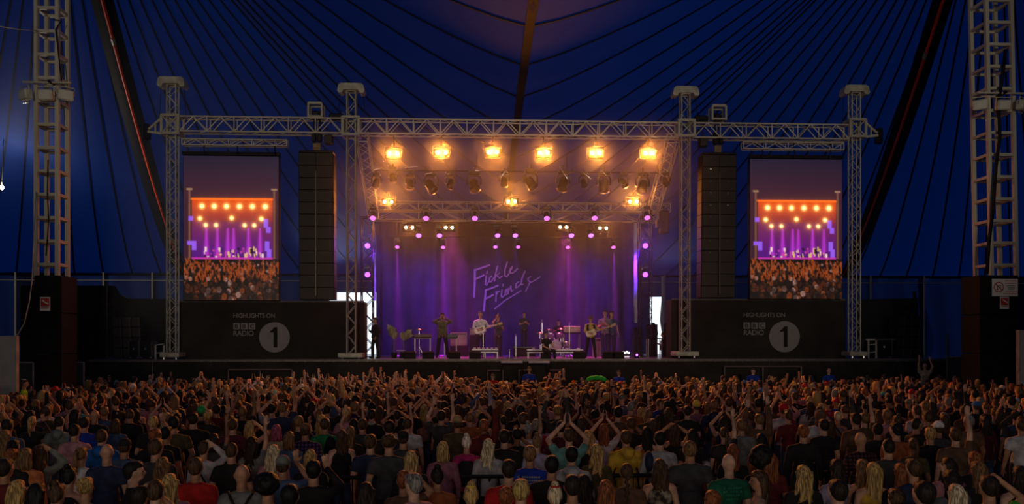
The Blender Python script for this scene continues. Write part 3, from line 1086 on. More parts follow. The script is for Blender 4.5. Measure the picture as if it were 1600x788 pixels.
for (px, py, lab) in ((526, 183, 'dark chain motor lying on the grid beside the second tower'), (1094, 186, 'dark chain motor lying on the grid beside the third tower')):
    p = at(px, py, 36)
    rt = thing('chain_hoist', p, lab, 'hoist')
    mk('body', Geo().bbox((0, 0, -.02), (.62, .4, .3), .07), M_DARKMET, rt)
    mk('hook', Geo().tube([(.2, 0, .1), (.28, 0, .2), (.36, 0, .1)], .03, 5), M_CHROME, rt)
# small dark speaker clusters hung under the grid and at the wings
for (px, py0, py1, w_, Y, lab) in ((514, 212, 226, .35, 36, 'small dark winch box under the grid left of the second tower'), (1098, 214, 230, .35, 36, 'small dark winch box under the grid right of the third tower'), (1037, 330, 366, .42, 40, 'small dark hanging speaker column right of the lit stage'), (1030, 344, 356, .3, 39.5, 'short dark speaker box beside the hanging speaker column')):
    a = at(px, py1, Y)
    h = at(px, py0, Y).z - a.z
    rt = thing('hanging_speaker', a, lab, 'speaker')
    mk('body', Geo().bbox((0, 0, h / 2), (w_, .4, h), .03), M_BPAINT, rt)
    mk('grille', Geo().box((0, -.21, h / 2), (w_ * .85, .02, h * .9)), M_GRILLE, rt)
    mk('bracket', Geo().box((0, 0, h + .1), (.06, .06, .3)), M_DARKMET, rt)
# ================================================================== STAGE ROOF TRUSSES BEHIND THE OPENING
a, b_ = at(578, 317, 41.0), at(1046, 345, 41.0)
ym = 41.0
r1 = thing('rear_truss', (a.x, ym, a.z), 'upper lattice truss across the back of the stage, behind the lamps', 'truss')
z1 = at(800, 324, ym).z
truss(r1, (a.x, ym, z1), (b_.x, ym, z1), .5, at(800, 318, ym).z - at(800, 331, ym).z, .6, (0, 1, 0), (0, 0, 1), M_STEEL, .024, .014)
r2 = thing('rear_truss', (a.x, ym + 1.5, a.z), 'lower lattice truss behind the stage lamps, just under the upper one', 'truss')
z2 = at(800, 339, ym + 1.5).z
truss(r2, (a.x, ym + 1.5, z2), (b_.x, ym + 1.5, z2), .5, at(800, 332, ym + 1.5).z - at(800, 346, ym + 1.5).z, 1.1, (0, 1, 0), (0, 0, 1), M_STEEL, .022, .013)
# side trusses slanting back from the front grid
for sx, p0, p1, lab in ((-1, at(566, 214, 36.4), at(584, 335, 41.6), 'left'), (1, at(1052, 216, 36.4), at(1018, 338, 41.6), 'right')):
    rt = thing('side_truss', p0, 'lattice side truss running back from the grid at the ' + lab + ' of the stage opening', 'truss')
    d = (p1 - p0).normalized()
    sd_ = d.cross(Vector((0, 0, 1))).normalized()
    truss(rt, p0, p1, .5, .5, .55, sd_, sd_.cross(d), M_STEEL_LT, .028, .016)
# upstage towers carrying purple lamps
for px, lab, bot in ((574, 'left', 561), (1008, 'right', 559)):
    Y = 41.3
    p = at(px, 340, Y)
    q = at(px, bot, Y)
    rt = thing('upstage_tower', (q.x, Y, ZD), 'upstage lattice tower with purple lamps at the ' + lab + ' of the backdrop', 'truss tower')
    truss(rt, (q.x, Y, ZD), (q.x, Y, p.z), .55, .55, .55, (1, 0, 0), (0, 1, 0), M_DARKMET if px > 0 else M_STEEL, .028, .018)
# pipes that carry the three rows of fixtures
def pipe(px0, px1, py, Y, lab):
    a, b_ = at(px0, py, Y), at(px1, py, Y)
    rt = thing('lighting_pipe', a, lab, 'pipe', 'lighting pipes over the stage')
    bar('pipe', a, (b_.x, Y, a.z), .03, M_DARKMET, rt)
    for f in (.04, .35, .65, .96):
        x = a.x + (b_.x - a.x) * f
        bar('drop_chain', (x, Y, a.z), (x, Y, a.z + .8), .012, M_DARKMET, rt)
pipe(582, 1046, 266, 38.4, 'thin pipe holding the dark unlit moving lamps')
pipe(625, 955, 345, 43.2, 'thin low pipe holding the lowest row of amber lamps')
pipe(640, 935, 347.5, 43.9, 'thin pipe near the backdrop holding violet lamps')
pipe(610, 970, 369, 44.5, 'lowest thin pipe near the backdrop holding magenta lamps')

# ================================================================== LAMPS
AMBER = (1.0, .29, .035)
M_BLIND = glow('amber_lamp_glass', (1.0, .74, .34), 60)
M_PURP = glow('violet_lamp_glass', (.5, .14, 1.0), 2.4)
M_MAG = glow('magenta_lamp_glass', (.9, .16, .85), 1.5)
M_BLUV = glow('blue_violet_lamp_glass', (.36, .05, 1.0), 5)
def make_blinder(sc=1.0):
    rt = thing('blinder_lamp', (0, 0, 0), 'x', 'stage lamp')
    g = Geo().bbox((0, .1, 0), (.56, .2, .32), .03)
    mk('housing', g, M_BPAINT, rt)
    for sx in (-1, 1):
        g = Geo().lathe([(.10, 0), (.125, .04), (.135, .05), (.12, .06)], 16, (sx * .135, 0, 0), Matrix.Rotation(R(90), 3, 'X'))
        mk('reflector_rim', g, M_DARKMET, rt)
        g = Geo().lathe([(.115, 0), (.10, .02), (.03, .035)], 16, (sx * .135, -.03, 0), Matrix.Rotation(R(90), 3, 'X'))
        mk('lamp_glass', g, M_BLIND, rt)
    mk('yoke', Geo().tube([(-.3, .1, 0), (-.3, .1, .25), (.3, .1, .25), (.3, .1, 0)], .018, 5), M_DARKMET, rt)
    mk('clamp', Geo().box((0, .1, .33), (.07, .08, .16)), M_DARKMET, rt)
    return rt
pos = [(615, 241, 36.2, 'first'), (690, 239, 36.2, 'second'), (770, 238.5, 36.2, 'third'), (849.5, 239.5, 36.2, 'fourth'), (931, 240, 36.2, 'fifth'), (1013.5, 240, 36.2, 'sixth')]
blinders = [(x, y, Y, 'twin amber blinder lamp, ' + o + ' from the left in the top row', 1.0) for x, y, Y, o in pos]
blinders += [(606.5, 316, 40.6, 'twin amber blinder lamp at the left end of the middle row', .8), (799, 315.5, 40.6, 'twin amber blinder lamp in the middle of the middle row', .8), (989, 315.5, 40.6, 'twin amber blinder lamp at the right end of the middle row', .8)]
blinders += [(639.5, 356, 43.1, 'leftmost twin amber blinder lamp of the lowest row', .75), (701.5, 356, 43.1, 'twin amber blinder lamp of the lowest row, left of the backdrop lettering', .75), (880, 355.5, 43.1, 'twin amber blinder lamp of the lowest row, right of the backdrop lettering', .75), (942, 357, 43.1, 'rightmost twin amber blinder lamp of the lowest row', .75)]
bl0 = make_blinder()
for i, (x, y, Y, lab, k) in enumerate(blinders):
    p = at(x, y, Y)
    o = bl0 if i == 0 else copy_tree(bl0)
    o.location = p
    o.scale = (1.15 * (k ** .5 * .25 + .85),) * 3
    tag(o, lab, None, 'amber blinder lamps')
    l = spot('blinder_light', p + Vector((0, -.2, 0)), p + Vector((0, -10, -3.6)), (1800 if k == 1.0 else 800 if k == .8 else 420), AMBER, 130, .9, .2)
    if k == 1.0:
        bar('drop_arm', (p.x, Y, p.z + .4), (p.x, Y, z_bot + .02), .02, M_DARKMET, thing('drop_arm', (p.x, Y, p.z + .4), 'thin drop arm holding the ' + lab.split(', ')[1].split(' from')[0] + ' top-row blinder lamp', 'arm', 'drop arms of the top row'))

M_HEADB = mat('fixture_black', (.004, .0032, .0025), .28, .3, .2, 6, .6)
HEADM = {}
LAST = [None]
def moving_head(pos_, aim, lens, label, group, sc=1.0, up=True, name='moving_head_lamp'):
    rt = thing(name, pos_, label, 'stage lamp', group)
    LAST[0] = rt
    if 'base' not in HEADM:
        HEADM['base'] = Geo().bbox((0, 0, .36), (.34, .26, .14), .03).mesh('base', M_HEADB)
        HEADM['yoke'] = Geo().tube([(-.2, 0, 0), (-.21, 0, .2), (-.14, 0, .3), (.14, 0, .3), (.21, 0, .2), (.2, 0, 0)], .03, 6).mesh('yoke', M_HEADB)
        HEADM['head'] = Geo().lathe([(.06, .22), (.12, .18), (.15, .06), (.15, -.08), (.17, -.12), (.17, -.2), (.15, -.215)], 16).mesh('head', M_HEADB, True)
        HEADM['lens'] = Geo().lathe([(.15, -.2), (.13, -.235), (.05, -.25)], 16).mesh('lens', M_DARKMET, True)
        for k_, m_ in (('p', M_PURP), ('m', M_MAG), ('b', M_BLUV)):
            HEADM['lens' + k_] = Geo().lathe([(.15, -.2), (.13, -.235), (.05, -.25)], 16).mesh('lens', m_, True)
        HEADM['clamp'] = Geo().box((0, 0, .5), (.06, .06, .16)).mesh('clamp', M_DARKMET)
    s_ = 1 if up else -1
    for k_ in ('base', 'yoke', 'clamp'):
        o = link(k_, HEADM[k_], rt)
        o.scale = (sc, sc, sc * s_)
    hd = link('head', HEADM['head'], rt)
    hd.scale = (sc,) * 3
    hd.rotation_euler = Vector(aim).to_track_quat('-Z', 'Y').to_euler()
    link('lens', HEADM['lens' + lens], hd)
    return rt
# violet lamps high over the stage
row = [(583, 338.5, 41, 'm'), (666, 339, 41, 'm'), (742, 339, 41, 'm'), (854, 339, 41, 'm'), (928.5, 338.5, 41, 'm'), (1010.5, 338, 41, 'm')]
names = ['first', 'second', 'third', 'fourth', 'fifth', 'sixth']
for i, (x, y, Y, k) in enumerate(row):
    moving_head(at(x, y - 2, Y - .4), (0, -1, -1.15), k, 'violet moving lamp under the rear truss, ' + names[i] + ' from the left', 'violet lamps under the rear truss')
row = [(654, 366), (686.5, 366), (777, 366), (804.5, 366), (892, 366), (922.5, 366)]
for i, (x, y) in enumerate(row):
    p = at(x, y - 2, 43.9)
    moving_head(p, (.1, -1, -1.2), 'p', 'violet moving lamp just above the backdrop, ' + names[i] + ' from the left', 'violet lamps in front of the backdrop top')
    if i in (2, 3):
        spot('violet_beam', p + Vector((0, -.25, -.3)), p + Vector((.3, -.1, -9)), 12000, (.16, .04, 1.0), 12, .8, .08)
row = [(621, 384.5), (692.5, 385), (774, 384.5), (809.5, 384.5), (887, 385), (958, 385)]
for i, (x, y) in enumerate(row):
    p = at(x, y - 2, 44.5)
    moving_head(p, (.0, -1, -1.4), 'm', 'magenta moving lamp low in front of the backdrop, ' + names[i] + ' from the left', 'magenta lamps low in front of the backdrop', .8)
    if i not in (2, 3):
        spot('magenta_beam', p + Vector((0, -.2, -.3)), p + Vector((.15, -.1, -9)), 85000, (.5, .02, .85), 7.5, .4, .05)
# lamps on the upstage towers
for (x, y, lab) in ((574, 384, 'upper violet lamp on the left upstage tower'), (574, 429, 'lower violet lamp on the left upstage tower'), (1008, 384, 'upper violet lamp on the right upstage tower'), (1008, 429, 'lower violet lamp on the right upstage tower')):
    p = at(x, y, 40.75)
    moving_head(p, (.15 if x < 800 else -.15, -1, -.15), 'b', lab, 'violet lamps on the upstage towers', .9)
    bar('bracket', p + Vector((0, 0, .36)), (p.x, 41.06, p.z + .36), .03, M_DARKMET, LAST[0])
    if y > 400:
        continue
    spot('tower_light', p + Vector((0, -.3, 0)), p + Vector((1.5 if x < 800 else -1.5, -3, -.6)), 260, (.25, .08, 1.0), 150, .8, .1)
    spot('tower_wash', p + Vector((.1 if x < 800 else -.1, .35, -.1)), p + Vector((2.6 if x < 800 else -2.6, 5, -3)), 4600, (.10, .008, 1.0), 75, .8, .1)
# unlit moving lamps, dark against the haze
dark = [(588, 286), (614, 277), (641, 288), (673, 291), (704, 287), (741, 290), (788, 284), (829, 286), (880, 288), (912, 286), (943.5, 290), (974, 286), (1004, 292), (1040, 284)]
for i, (x, y) in enumerate(dark):
    p = at(x, y, 38.4)
    big = x in (673, 741, 880, 829, 943.5, 1004)
    lab = 'dark unlit moving lamp under the top row, ' + ['first', 'second', 'third', 'fourth', 'fifth', 'sixth', 'seventh', 'eighth', 'ninth', 'tenth', 'eleventh', 'twelfth', 'thirteenth', 'last'][i] + ' from the left'
    moving_head(p, ((-.3, -.2, -1), (.2, -.5, -1), (.0, .1, -1), (.5, -.2, -.8))[i % 4], '', lab, 'dark unlit lamps under the top row', 1.5 if big else 1.05)
    # small chrome clamps that catch the amber light
    q = Geo()
    rr = random.Random(i)
    for k in range(4):
        q.cap((rr.uniform(-.4, .4), -.25, rr.uniform(-.2, .45)), (rr.uniform(-.4, .4) * 0 + rr.uniform(-.38, .38), -.25, rr.uniform(-.2, .45)), .02, .02, 6) if k == 0 else q.ell((rr.uniform(-.4, .4), -.25, rr.uniform(-.3, .45)), (.03, .03, .03), None, ICO1)
    hk = thing('safety_cable', p + Vector((0, -.05, .35)), 'bright safety cable and shackles hooked by ' + lab.split(', ')[1] + ' unlit lamp', 'cable', 'safety cables of the unlit lamps')
    mk('shackles', q, M_CHROME, hk, True)
# key spots aimed at the band from the grid, no fixtures built
for x, tx, pw in ((-4.5, -3.2, 260), (0, -1.3, 260), (3.5, 3.2, 300)):
    spot('band_key', (x, 36.6, z_bot - .2), (tx, 39.2, ZD + 1.2), pw * 2.2, (1.0, .62, .45), 20, .7, .15)
spot('deck_wash', (-3.2, 41.5, 8.8), (-2.6, 39.5, ZD), 5200, (.9, .05, .5), 50, .9, .2)
spot('deck_wash', (2.6, 41.5, 8.8), (2.6, 39.5, ZD), 5200, (.9, .05, .5), 50, .9, .2)
spot('name_wash', (-1.6, 43.0, 8.6), (-.6, 46, 6.4), 380, (.42, .06, 1.0), 60, .9, .2)
# small bare work lamp by the left edge
p = at(3, 293, 44)
rt = thing('work_lamp', p, 'small bright bare lamp hanging near the left edge', 'lamp')
mk('bulb', Geo().ell((0, 0, 0), (.09, .09, .12), None, ICO2), glow('bulb_glass', (1, .85, .55), 25), rt, True)
mk('socket', Geo().cone((0, 0, .1), (0, 0, .28), .06, .04, 8), M_BPAINT, rt)
mk('cord', Geo().tube([(0, 0, .26), (.1, 0, 3), (.1, .2, 6.1)], .012, 5), M_BPAINT, rt)
d = bpy.data.lights.new('work_light', 'POINT')
d.energy, d.color, d.shadow_soft_size = 1500, (1, .86, .7), .15
o = bpy.data.objects.new('work_light', d)
COL.objects.link(o)
o.location = p + Vector((0, -.2, -.1))

# ================================================================== BACKDROP WITH HANDWRITTEN NAME
YD = 46.0
a, b_ = at(590, 560, YD), at(1002, 347, YD)
bd = thing('backdrop', (a.x, YD, ZD), 'tall dark cloth backdrop with handwritten pink lettering', 'backdrop')
w, h = b_.x - a.x, b_.z - ZD
g = Geo()
nx, nz = 90, 8
vs_, fs_ = [], []
for j in range(nz + 1):
    for i in range(nx + 1):
        x = w * i / nx
        flat = 1 if (x < w * .34 or x > w * .66) else .15
        vs_.append((x, flat * (.10 * math.sin(x * 7.5) + .06 * math.sin(x * 3.1 + 1)) + .02 * math.sin(j * 1.2 + x), h * j / nz))
for j in range(nz):
    for i in range(nx):
        q = j * (nx + 1) + i
        fs_.append((q, q + 1, q + nx + 2, q + nx + 1))
g.add(vs_, fs_)
mk('cloth', g, mat('backdrop_cloth', (.03, .022, .035), .8, 0, .3, 1.5, .2, .3), bd, True)
M_LET = mat('pink_lettering', (.30, .18, .24), .6, 0, .1)
def zp(zx, zy):
    q = at(700 + zx / 7.88, 390 + zy / 7.88, YD - .12)
    return q - bd.location
strokes = {
 'letter_f': [[(322, 582), (330, 420), (330, 250)], [(330, 256), (430, 222), (508, 194)], [(340, 366), (395, 340), (440, 318)]],
 'letter_i': [[(470, 325), (462, 432), (478, 440), (500, 395)], [(484, 272), (478, 296)]],
 'letter_c': [[(535, 330), (510, 350), (508, 398), (530, 400), (560, 355)]],
 'letter_k': [[(610, 205), (585, 300), (572, 390)], [(572, 350), (632, 290), (600, 322), (636, 352), (665, 330)]],
 'letter_l': [[(730, 155), (700, 250), (700, 325), (725, 335), (750, 300)]],
 'letter_e': [[(752, 275), (785, 240), (790, 215), (765, 240), (768, 290), (800, 290), (855, 238)]],
 'letter_f_second': [[(442, 755), (452, 640), (466, 500)], [(466, 500), (540, 478), (610, 447)], [(470, 606), (510, 585), (552, 562)]],
 'letter_r': [[(588, 640), (595, 520)], [(595, 560), (615, 520), (632, 518)]],
 'letter_i_second': [[(664, 500), (655, 580), (672, 590), (700, 560)], [(680, 430), (676, 452)]],
 'letter_e_second': [[(700, 545), (725, 515), (726, 488), (706, 505), (706, 560), (735, 548)]],
 'letter_n': [[(745, 480), (740, 545)], [(742, 520), (775, 452), (780, 520), (800, 505)]],
 'letter_d': [[(870, 400), (838, 420), (834, 470), (862, 462), (895, 420)], [(948, 268), (910, 360), (900, 436), (925, 430)]],
 'letter_s': [[(1015, 335), (985, 355), (985, 385), (1010, 395), (1000, 425), (955, 515)], [(1010, 412), (1070, 380), (1132, 340)]],
 'underline': [[(575, 732), (700, 630), (900, 508)]],
}
for nm, ss in strokes.items():
    g = Geo()
    for s_ in ss:
        pts = [zp(*q) for q in s_]
        wd = .055 if nm.startswith('letter_f') else .038
        for p0, p1 in zip(pts, pts[1:]):
            d = p1 - p0
            g.cap(p0, p1, wd, wd, 6)
    # keep the strokes thin as paint on cloth
    g.v = [(x, -.14 + (y + .12) * .15, z) for x, y, z in g.v]
    mk(nm.replace('_second', ''), g, M_LET, bd)
# black side masking of the stage
for (px0, px1, py0, Y, lab) in ((588, 594, 347, 45.2, 'narrow black masking drape left of the backdrop'),):
    a, b_ = at(px0, 560, Y), at(px1, py0, Y)
    o = mk('masking_drape', Geo().box(((b_.x - a.x) / 2, 0, (b_.z - ZD) / 2), (b_.x - a.x, .1, b_.z - ZD)), M_BLACK, None, False, (a.x, Y, ZD))
    tag(o, lab, 'drape')
# white gauze strips that hang in the right wing, bright against the doorway
for (px0, px1, py0, py1, Y, lab) in ((990.5, 996, 348, 505, 42.4, 'pale hanging cloth strip just right of the backdrop'), (583.5, 587, 395, 470, 44.5, 'pale hanging cloth strip just left of the backdrop')):
    a, b_ = at(px0, py1, Y), at(px1, py0, Y)
    g = Geo()
    vs_, fs_ = [], []
    for j in range(13):
        z = (b_.z - a.z) * j / 12
        o_ = .012 * math.sin(j * 1.7)
        vs_ += [(o_, 0, z), (o_ + (b_.x - a.x), .04, z)]
    for j in range(12):
        fs_.append((2 * j, 2 * j + 1, 2 * j + 3, 2 * j + 2))
    g.add(vs_, fs_)
    tag(mk('cloth_strip', g, M_WHITECL, None, True, a), lab, 'cloth')
# cloth tied back beside the bright doorway on the right
a = at(1036, 560, 50)
g = Geo()
pts = [(1036, 432, .12), (1037, 470, .14), (1036, 500, .2), (1038, 530, .1), (1039, 556, .14)]
for x, y, r_ in pts:
    pass
g.tube([at(x, y, 50) - a for x, y, _ in pts], [r_ for _, _, r_ in pts], 8)
tag(mk('tied_curtain', g, M_WHITECL, None, True, a), 'pale tied-back curtain beside the bright right doorway', 'curtain')

# ================================================================== LEFT AND RIGHT WINGS
def drape_box(name, pts_px, Y, lab, depth=.25, m=None, cat='drape'):
    ps = [at(x, y, Y) for x, y in pts_px]
    base = ps[0].copy()
    base.z = 0
    poly = [(p.x - base.x, 0 if q[1] > 600 else ZD if q[1] > 550 else p.z) for p, q in zip(ps, pts_px)]
    o = mk(name, Geo().prism(poly, (0, 0, 0), (1, 0, 0), (0, 0, 1), depth), m or M_BLACK, None, False, base)
    return tag(o, lab, cat)
drape_box('masking_drape', [(36, 610), (170, 610), (170, 447), (37, 447)], 38.6, 'big black masking drape behind the left mast foot')
drape_box('masking_drape', [(168, 562), (276, 562), (276, 468), (205, 467), (190, 462), (180, 447), (168, 447)], 39.4, 'black masking drape with a sagging top, behind the left speaker stack')
drape_box('masking_drape', [(1340, 560), (1432, 560), (1430, 466), (1340, 469)], 39.6, 'black masking drape behind the right speaker stack')
rt = thing('drape_post', at(1428, 560, 39.2), 'thin slanted black post at the edge of the right masking drape', 'post')
bar('post', at(1441, 561, 39.2), at(1428, 456, 39.2), .08, M_BPAINT, rt)
rt = thing('drape_post', at(167, 560, 38.4), 'thin dark pole at the step in the left masking drape', 'post')
q = at(167, 562, 38.4)
bar('post', (q.x, q.y, 0), at(167, 448, 38.4), .03, M_GREY, rt)

def cabinet_stack(x0, x1, y0, y1, Y, cols, rows, lab, lean):
    a, b_ = at(x0, y1, Y), at(x1, y0, Y)
    w, h = (b_.x - a.x) / cols, (b_.z - ZD) / rows
    k = 0
    ordr = ['lowest', 'second', 'third', 'top']
    for c in range(cols):
        for r_ in range(rows):
            x = a.x + w * (c + .5) + lean * (h * r_)
            o = thing('speaker_cabinet', (x, Y, ZD + h * r_), ('%s speaker cabinet in the %s column of the %s stack' % (ordr[min(r_, 3)] if r_ < rows - 1 else 'topmost', ('outer', 'middle', 'inner')[c if lab == 'left' else cols - 1 - c], lab)), 'speaker', lab + ' speaker stack in the wing')
            mk('body', Geo().bbox((0, .3, h / 2), (w * .94, .7, h * .97), .02), M_BPAINT, o)
            mk('grille', Geo().box((0, -.07, h / 2), (w * .78, .02, h * .85)), M_GRILLE, o)
            mk('edge_strip', Geo().box((w * .42, -.08, h / 2), (.05, .03, h * .9)), M_GREY, o)
cabinet_stack(178, 222, 495, 562, 37.6, 3, 4, 'left', -.05)
cabinet_stack(1398, 1434, 494, 560, 37.6, 3, 4, 'right', .06)
for i, (x0, x1, y0, Y, lab) in enumerate(((201, 217, 533, 36.6, 'upright black flight case in front of the left speaker stack'), (218, 237, 533, 36.6, 'wider black flight case beside the upright one at the left'), (1368, 1394, 528, 36.8, 'black flight case left of the right speaker stack'))):
    a, b_ = at(x0, 562, Y), at(x1, y0, Y)
    w, h = b_.x - a.x, b_.z - ZD
    o = thing('flight_case', (a.x + w / 2, Y, ZD), lab, 'case')
    mk('body', Geo().bbox((0, .3, h / 2 + .04), (w, .6, h - .06), .02), M_BPAINT, o)
    for sx in (-1, 1):
        mk('edge_trim', Geo().box((sx * w * .49, -.01, h / 2 + .04), (.035, .03, h - .08)), M_GREY, o)
        mk('caster', Geo().ell((sx * w * .38, .05, .05), (.05, .05, .05), None, ICO1), M_CHROME, o)
    mk('catch', Geo().box((0, -.02, h * .55), (.08, .03, .08)), M_CHROME, o)
# bright ladder-like legs beside the outer towers
for x0, x1, y0, lab in ((243, 256, 540, 'short pale truss legs left of the outermost left tower'), (1357, 1369, 532, 'short pale ladder legs right of the outermost right tower')):
    a, b_ = at(x0, 562, 36.1), at(x1, y0, 36.1)
    o = thing('ladder', (a.x, 36.1, ZD), lab, 'ladder')
    for x in (a.x, b_.x):
        bar('leg', (x, 36.1, ZD), (x, 36.1, b_.z), .04, M_WHITE, o)
    for k in range(2):
        bar('rung', (a.x, 36.1, ZD + .25 + .35 * k), (b_.x, 36.1, ZD + .3 + .35 * k), .02, M_WHITE, o)
a, b_ = at(1347, 531, 37), at(1394, 528, 37)
o = thing('work_shelf', (a.x, 37, ZD), 'low shelf with a white edge right of the outer tower', 'shelf')
mk('shelf_board', Geo().box(((b_.x - a.x) / 2, 0, a.z - ZD), (b_.x - a.x, .6, .05)), M_GREY, o)
mk('white_edge', Geo().box(((b_.x - a.x) * .17, -.32, a.z - ZD), ((b_.x - a.x) * .3, .03, .07)), M_WHITE, o)
for f in (.03, .97):
    mk('leg', Geo().box(((b_.x - a.x) * f, 0, (a.z - ZD) / 2), (.05, .05, a.z - ZD)), M_GREY, o)
# left: grey steel barrier panels in front; right: ribbed fence
for i, (x0, x1, y0, lab) in enumerate(((29, 52, 567, 'grey barrier panel left of the left mast foot'), (97, 131, 567, 'grey barrier panel right of the left mast foot'))):
    a, b_ = at(x0, 620, 31), at(x1, y0, 31)
    o = thing('barrier_panel', (a.x, 31, 0), lab, 'barrier', 'grey barrier panels at the left')
    mk('sheet', Geo().box(((b_.x - a.x) / 2, 0, b_.z / 2), (b_.x - a.x, .05, b_.z)), M_GREY, o)
    mk('top_rail', Geo().tube([(0, 0, b_.z), (b_.x - a.x, 0, b_.z)], .03, 6), M_STEEL, o)
    mk('post', Geo().tube([(b_.x - a.x, 0, 0), (b_.x - a.x, 0, b_.z)], .03, 6), M_STEEL, o)
a, b_ = at(1478, 620, 33), at(1540, 558, 33)
o = thing('ribbed_fence', (a.x, 33, 0), 'grey ribbed metal fence left of the right mast foot', 'fence')
nr = 12
for k in range(nr):
    w = (b_.x - a.x) / nr
    mk('fence_sheet', Geo().box((w * (k + .5), .03 * (k % 2), b_.z / 2), (w * .86, .05, b_.z)), M_GREY, o)
mk('top_rail', Geo().tube([(0, 0, b_.z), (b_.x - a.x, 0, b_.z)], .03, 6), M_STEEL, o)
bar('post', (a.x, 32.9, 0), (a.x, 32.9, at(1478, 522, 33).z), .04, M_GREY, o)
for (x0, x1, y0, Y, lab) in ((-12, 26.5, 525, 26.5, 'big pale plywood panel at the far left edge'), (1591, 1625, 516, 27.2, 'pale plywood panel at the far right edge')):
    a, b_ = at(x0, 640, Y), at(x1, y0, Y)
    o = thing('hoarding_panel', (a.x, Y, 0), lab, 'panel')
    mk('board', Geo().bbox(((b_.x - a.x) / 2, 0, b_.z / 2), (b_.x - a.x, .12, b_.z), .01), M_WHITE, o)
    mk('edge_batten', Geo().box(((b_.x - a.x) if x0 < 0 else 0, 0, b_.z / 2), (.05, .16, b_.z)), M_STEEL, o)
# barrier rail in the crowd and the pit barrier before the stage
def crowd_barrier(x0, x1, Y, h, lab):
    o = thing('crowd_barrier', (x0, Y, 0), lab, 'barrier', 'crowd barriers')
    bar('top_rail', (x0, Y, h), (x1, Y, h), .03, M_DARKMET, o)
    bar('bottom_rail', (x0, Y, .15), (x1, Y, .15), .025, M_DARKMET, o)
    n_ = max(2, int((x1 - x0) / .14))
    for k in range(n_ + 1):
        x = x0 + (x1 - x0) * k / n_
        bar('upright', (x, Y, .15), (x, Y, h), .009 if k % 8 else .02, M_DARKMET, o)
pa, pb = at(520, 749, 12.2), at(795, 749, 12.2)
hL = pb.x - pa.x
crowd_barrier(pa.x, pa.x + hL, 12.2, 1.13, 'black metal crowd barrier across the nearer crowd, left part')
pc = at(1165, 745, 12.2)
crowd_barrier(pa.x + hL + .02, pc.x, 12.2, 1.13, 'black metal crowd barrier across the nearer crowd, right part')
for k in range(6):
    x0 = -15 + 5 * k
    o = thing('pit_barrier', (x0, 32.4, 0), 'dark pit barrier section before the stage, hidden behind the crowd, ' + ['leftmost', 'second', 'third', 'fourth', 'fifth', 'rightmost'][k], 'barrier', 'pit barrier sections')
    mk('sheet', Geo().box((2.45, 0, .6), (4.9, .08, 1.2)), M_DARKMET, o)
    mk('top_rail', Geo().tube([(0, 0, 1.2), (4.9, 0, 1.2)], .04, 6), M_DARKMET, o)
# ================================================================== PEOPLE
M_SKIN = object_color_mat('skin', .55)
M_HAIR = object_color_mat('hair_strands', .62, 'hair', .28)
M_FABRIC = object_color_mat('fabric', .85)
M_PLAID = object_color_mat('plaid_fabric', .85, 'plaid')
M_PATTERN = object_color_mat('patterned_fabric', .85, 'print')
M_EYE = mat('eye', (.02, .015, .01), .2)

def solidify_shape(g, voxel, tris, smooth=2):
    """union of the closed pieces of g as one continuous mesh"""
    me = bpy.data.meshes.new('tmp')
    me.from_pydata([tuple(p) for p in g.v], [], g.f)
    o = bpy.data.objects.new('tmp', me)
    COL.objects.link(o)
    m = o.modifiers.new('r', 'REMESH')
    m.mode, m.voxel_size = 'VOXEL', voxel
    if smooth:
        m = o.modifiers.new('s', 'SMOOTH')
        m.factor, m.iterations = .5, smooth
    dg = bpy.context.evaluated_depsgraph_get()
    r = bpy.data.meshes.new_from_object(o.evaluated_get(dg))
    o.modifiers.clear()
    n = sum(len(p.vertices) - 2 for p in r.polygons)
    if n > tris:
        o.data = r
        m = o.modifiers.new('d', 'DECIMATE')
        m.ratio = tris / n
        dg = bpy.context.evaluated_depsgraph_get()
        r = bpy.data.meshes.new_from_object(o.evaluated_get(dg))
    bpy.data.objects.remove(o)
    r.polygons.foreach_set('use_smooth', [True] * len(r.polygons))
    return r
def decimated(me, tris):
    o = bpy.data.objects.new('tmp', me)
    COL.objects.link(o)
    n = sum(len(p.vertices) - 2 for p in me.polygons)
    m = o.modifiers.new('d', 'DECIMATE')
    m.ratio = min(1, tris / n)
    dg = bpy.context.evaluated_depsgraph_get()
    r = bpy.data.meshes.new_from_object(o.evaluated_get(dg))
    bpy.data.objects.remove(o)
    return r

SH = 1.385
ARMS = {  # right arm (x > 0): elbow, wrist, hand direction, palm side
    'down': ((.245, -.02, 1.11), (.255, .07, .87), (0, .25, -1), (-1, 0, 0)),
    'pocket': ((.27, -.05, 1.12), (.19, .09, .93), (-.4, .3, -1), (-1, 0, 0)),
    'chest': ((.25, .02, 1.12), (.09, .25, 1.20), (-.6, .5, .5), (0, -1, .2)),
    'up': ((.27, .08, 1.61), (.17, .12, 1.86), (-.15, .05, 1), (0, 1, 0)),
    'high': ((.22, .06, 1.66), (.19, .09, 1.92), (.05, .05, 1), (0, 1, 0)),
    'clap': ((.30, .10, 1.56), (.045, .14, 1.83), (-.05, .05, 1), (-1, 0, 0)),
    'head': ((.36, .06, 1.50), (.15, .05, 1.68), (-.8, -.1, .45), (-.3, -1, 0)),
    'phone': ((.28, .16, 1.42), (.10, .30, 1.62), (-.1, .1, 1), (0, 1, 0)),
    'over': ((.30, .05, 1.56), (.05, .0, 1.72), (-1, .1, .1), (0, 0, -1)),
}
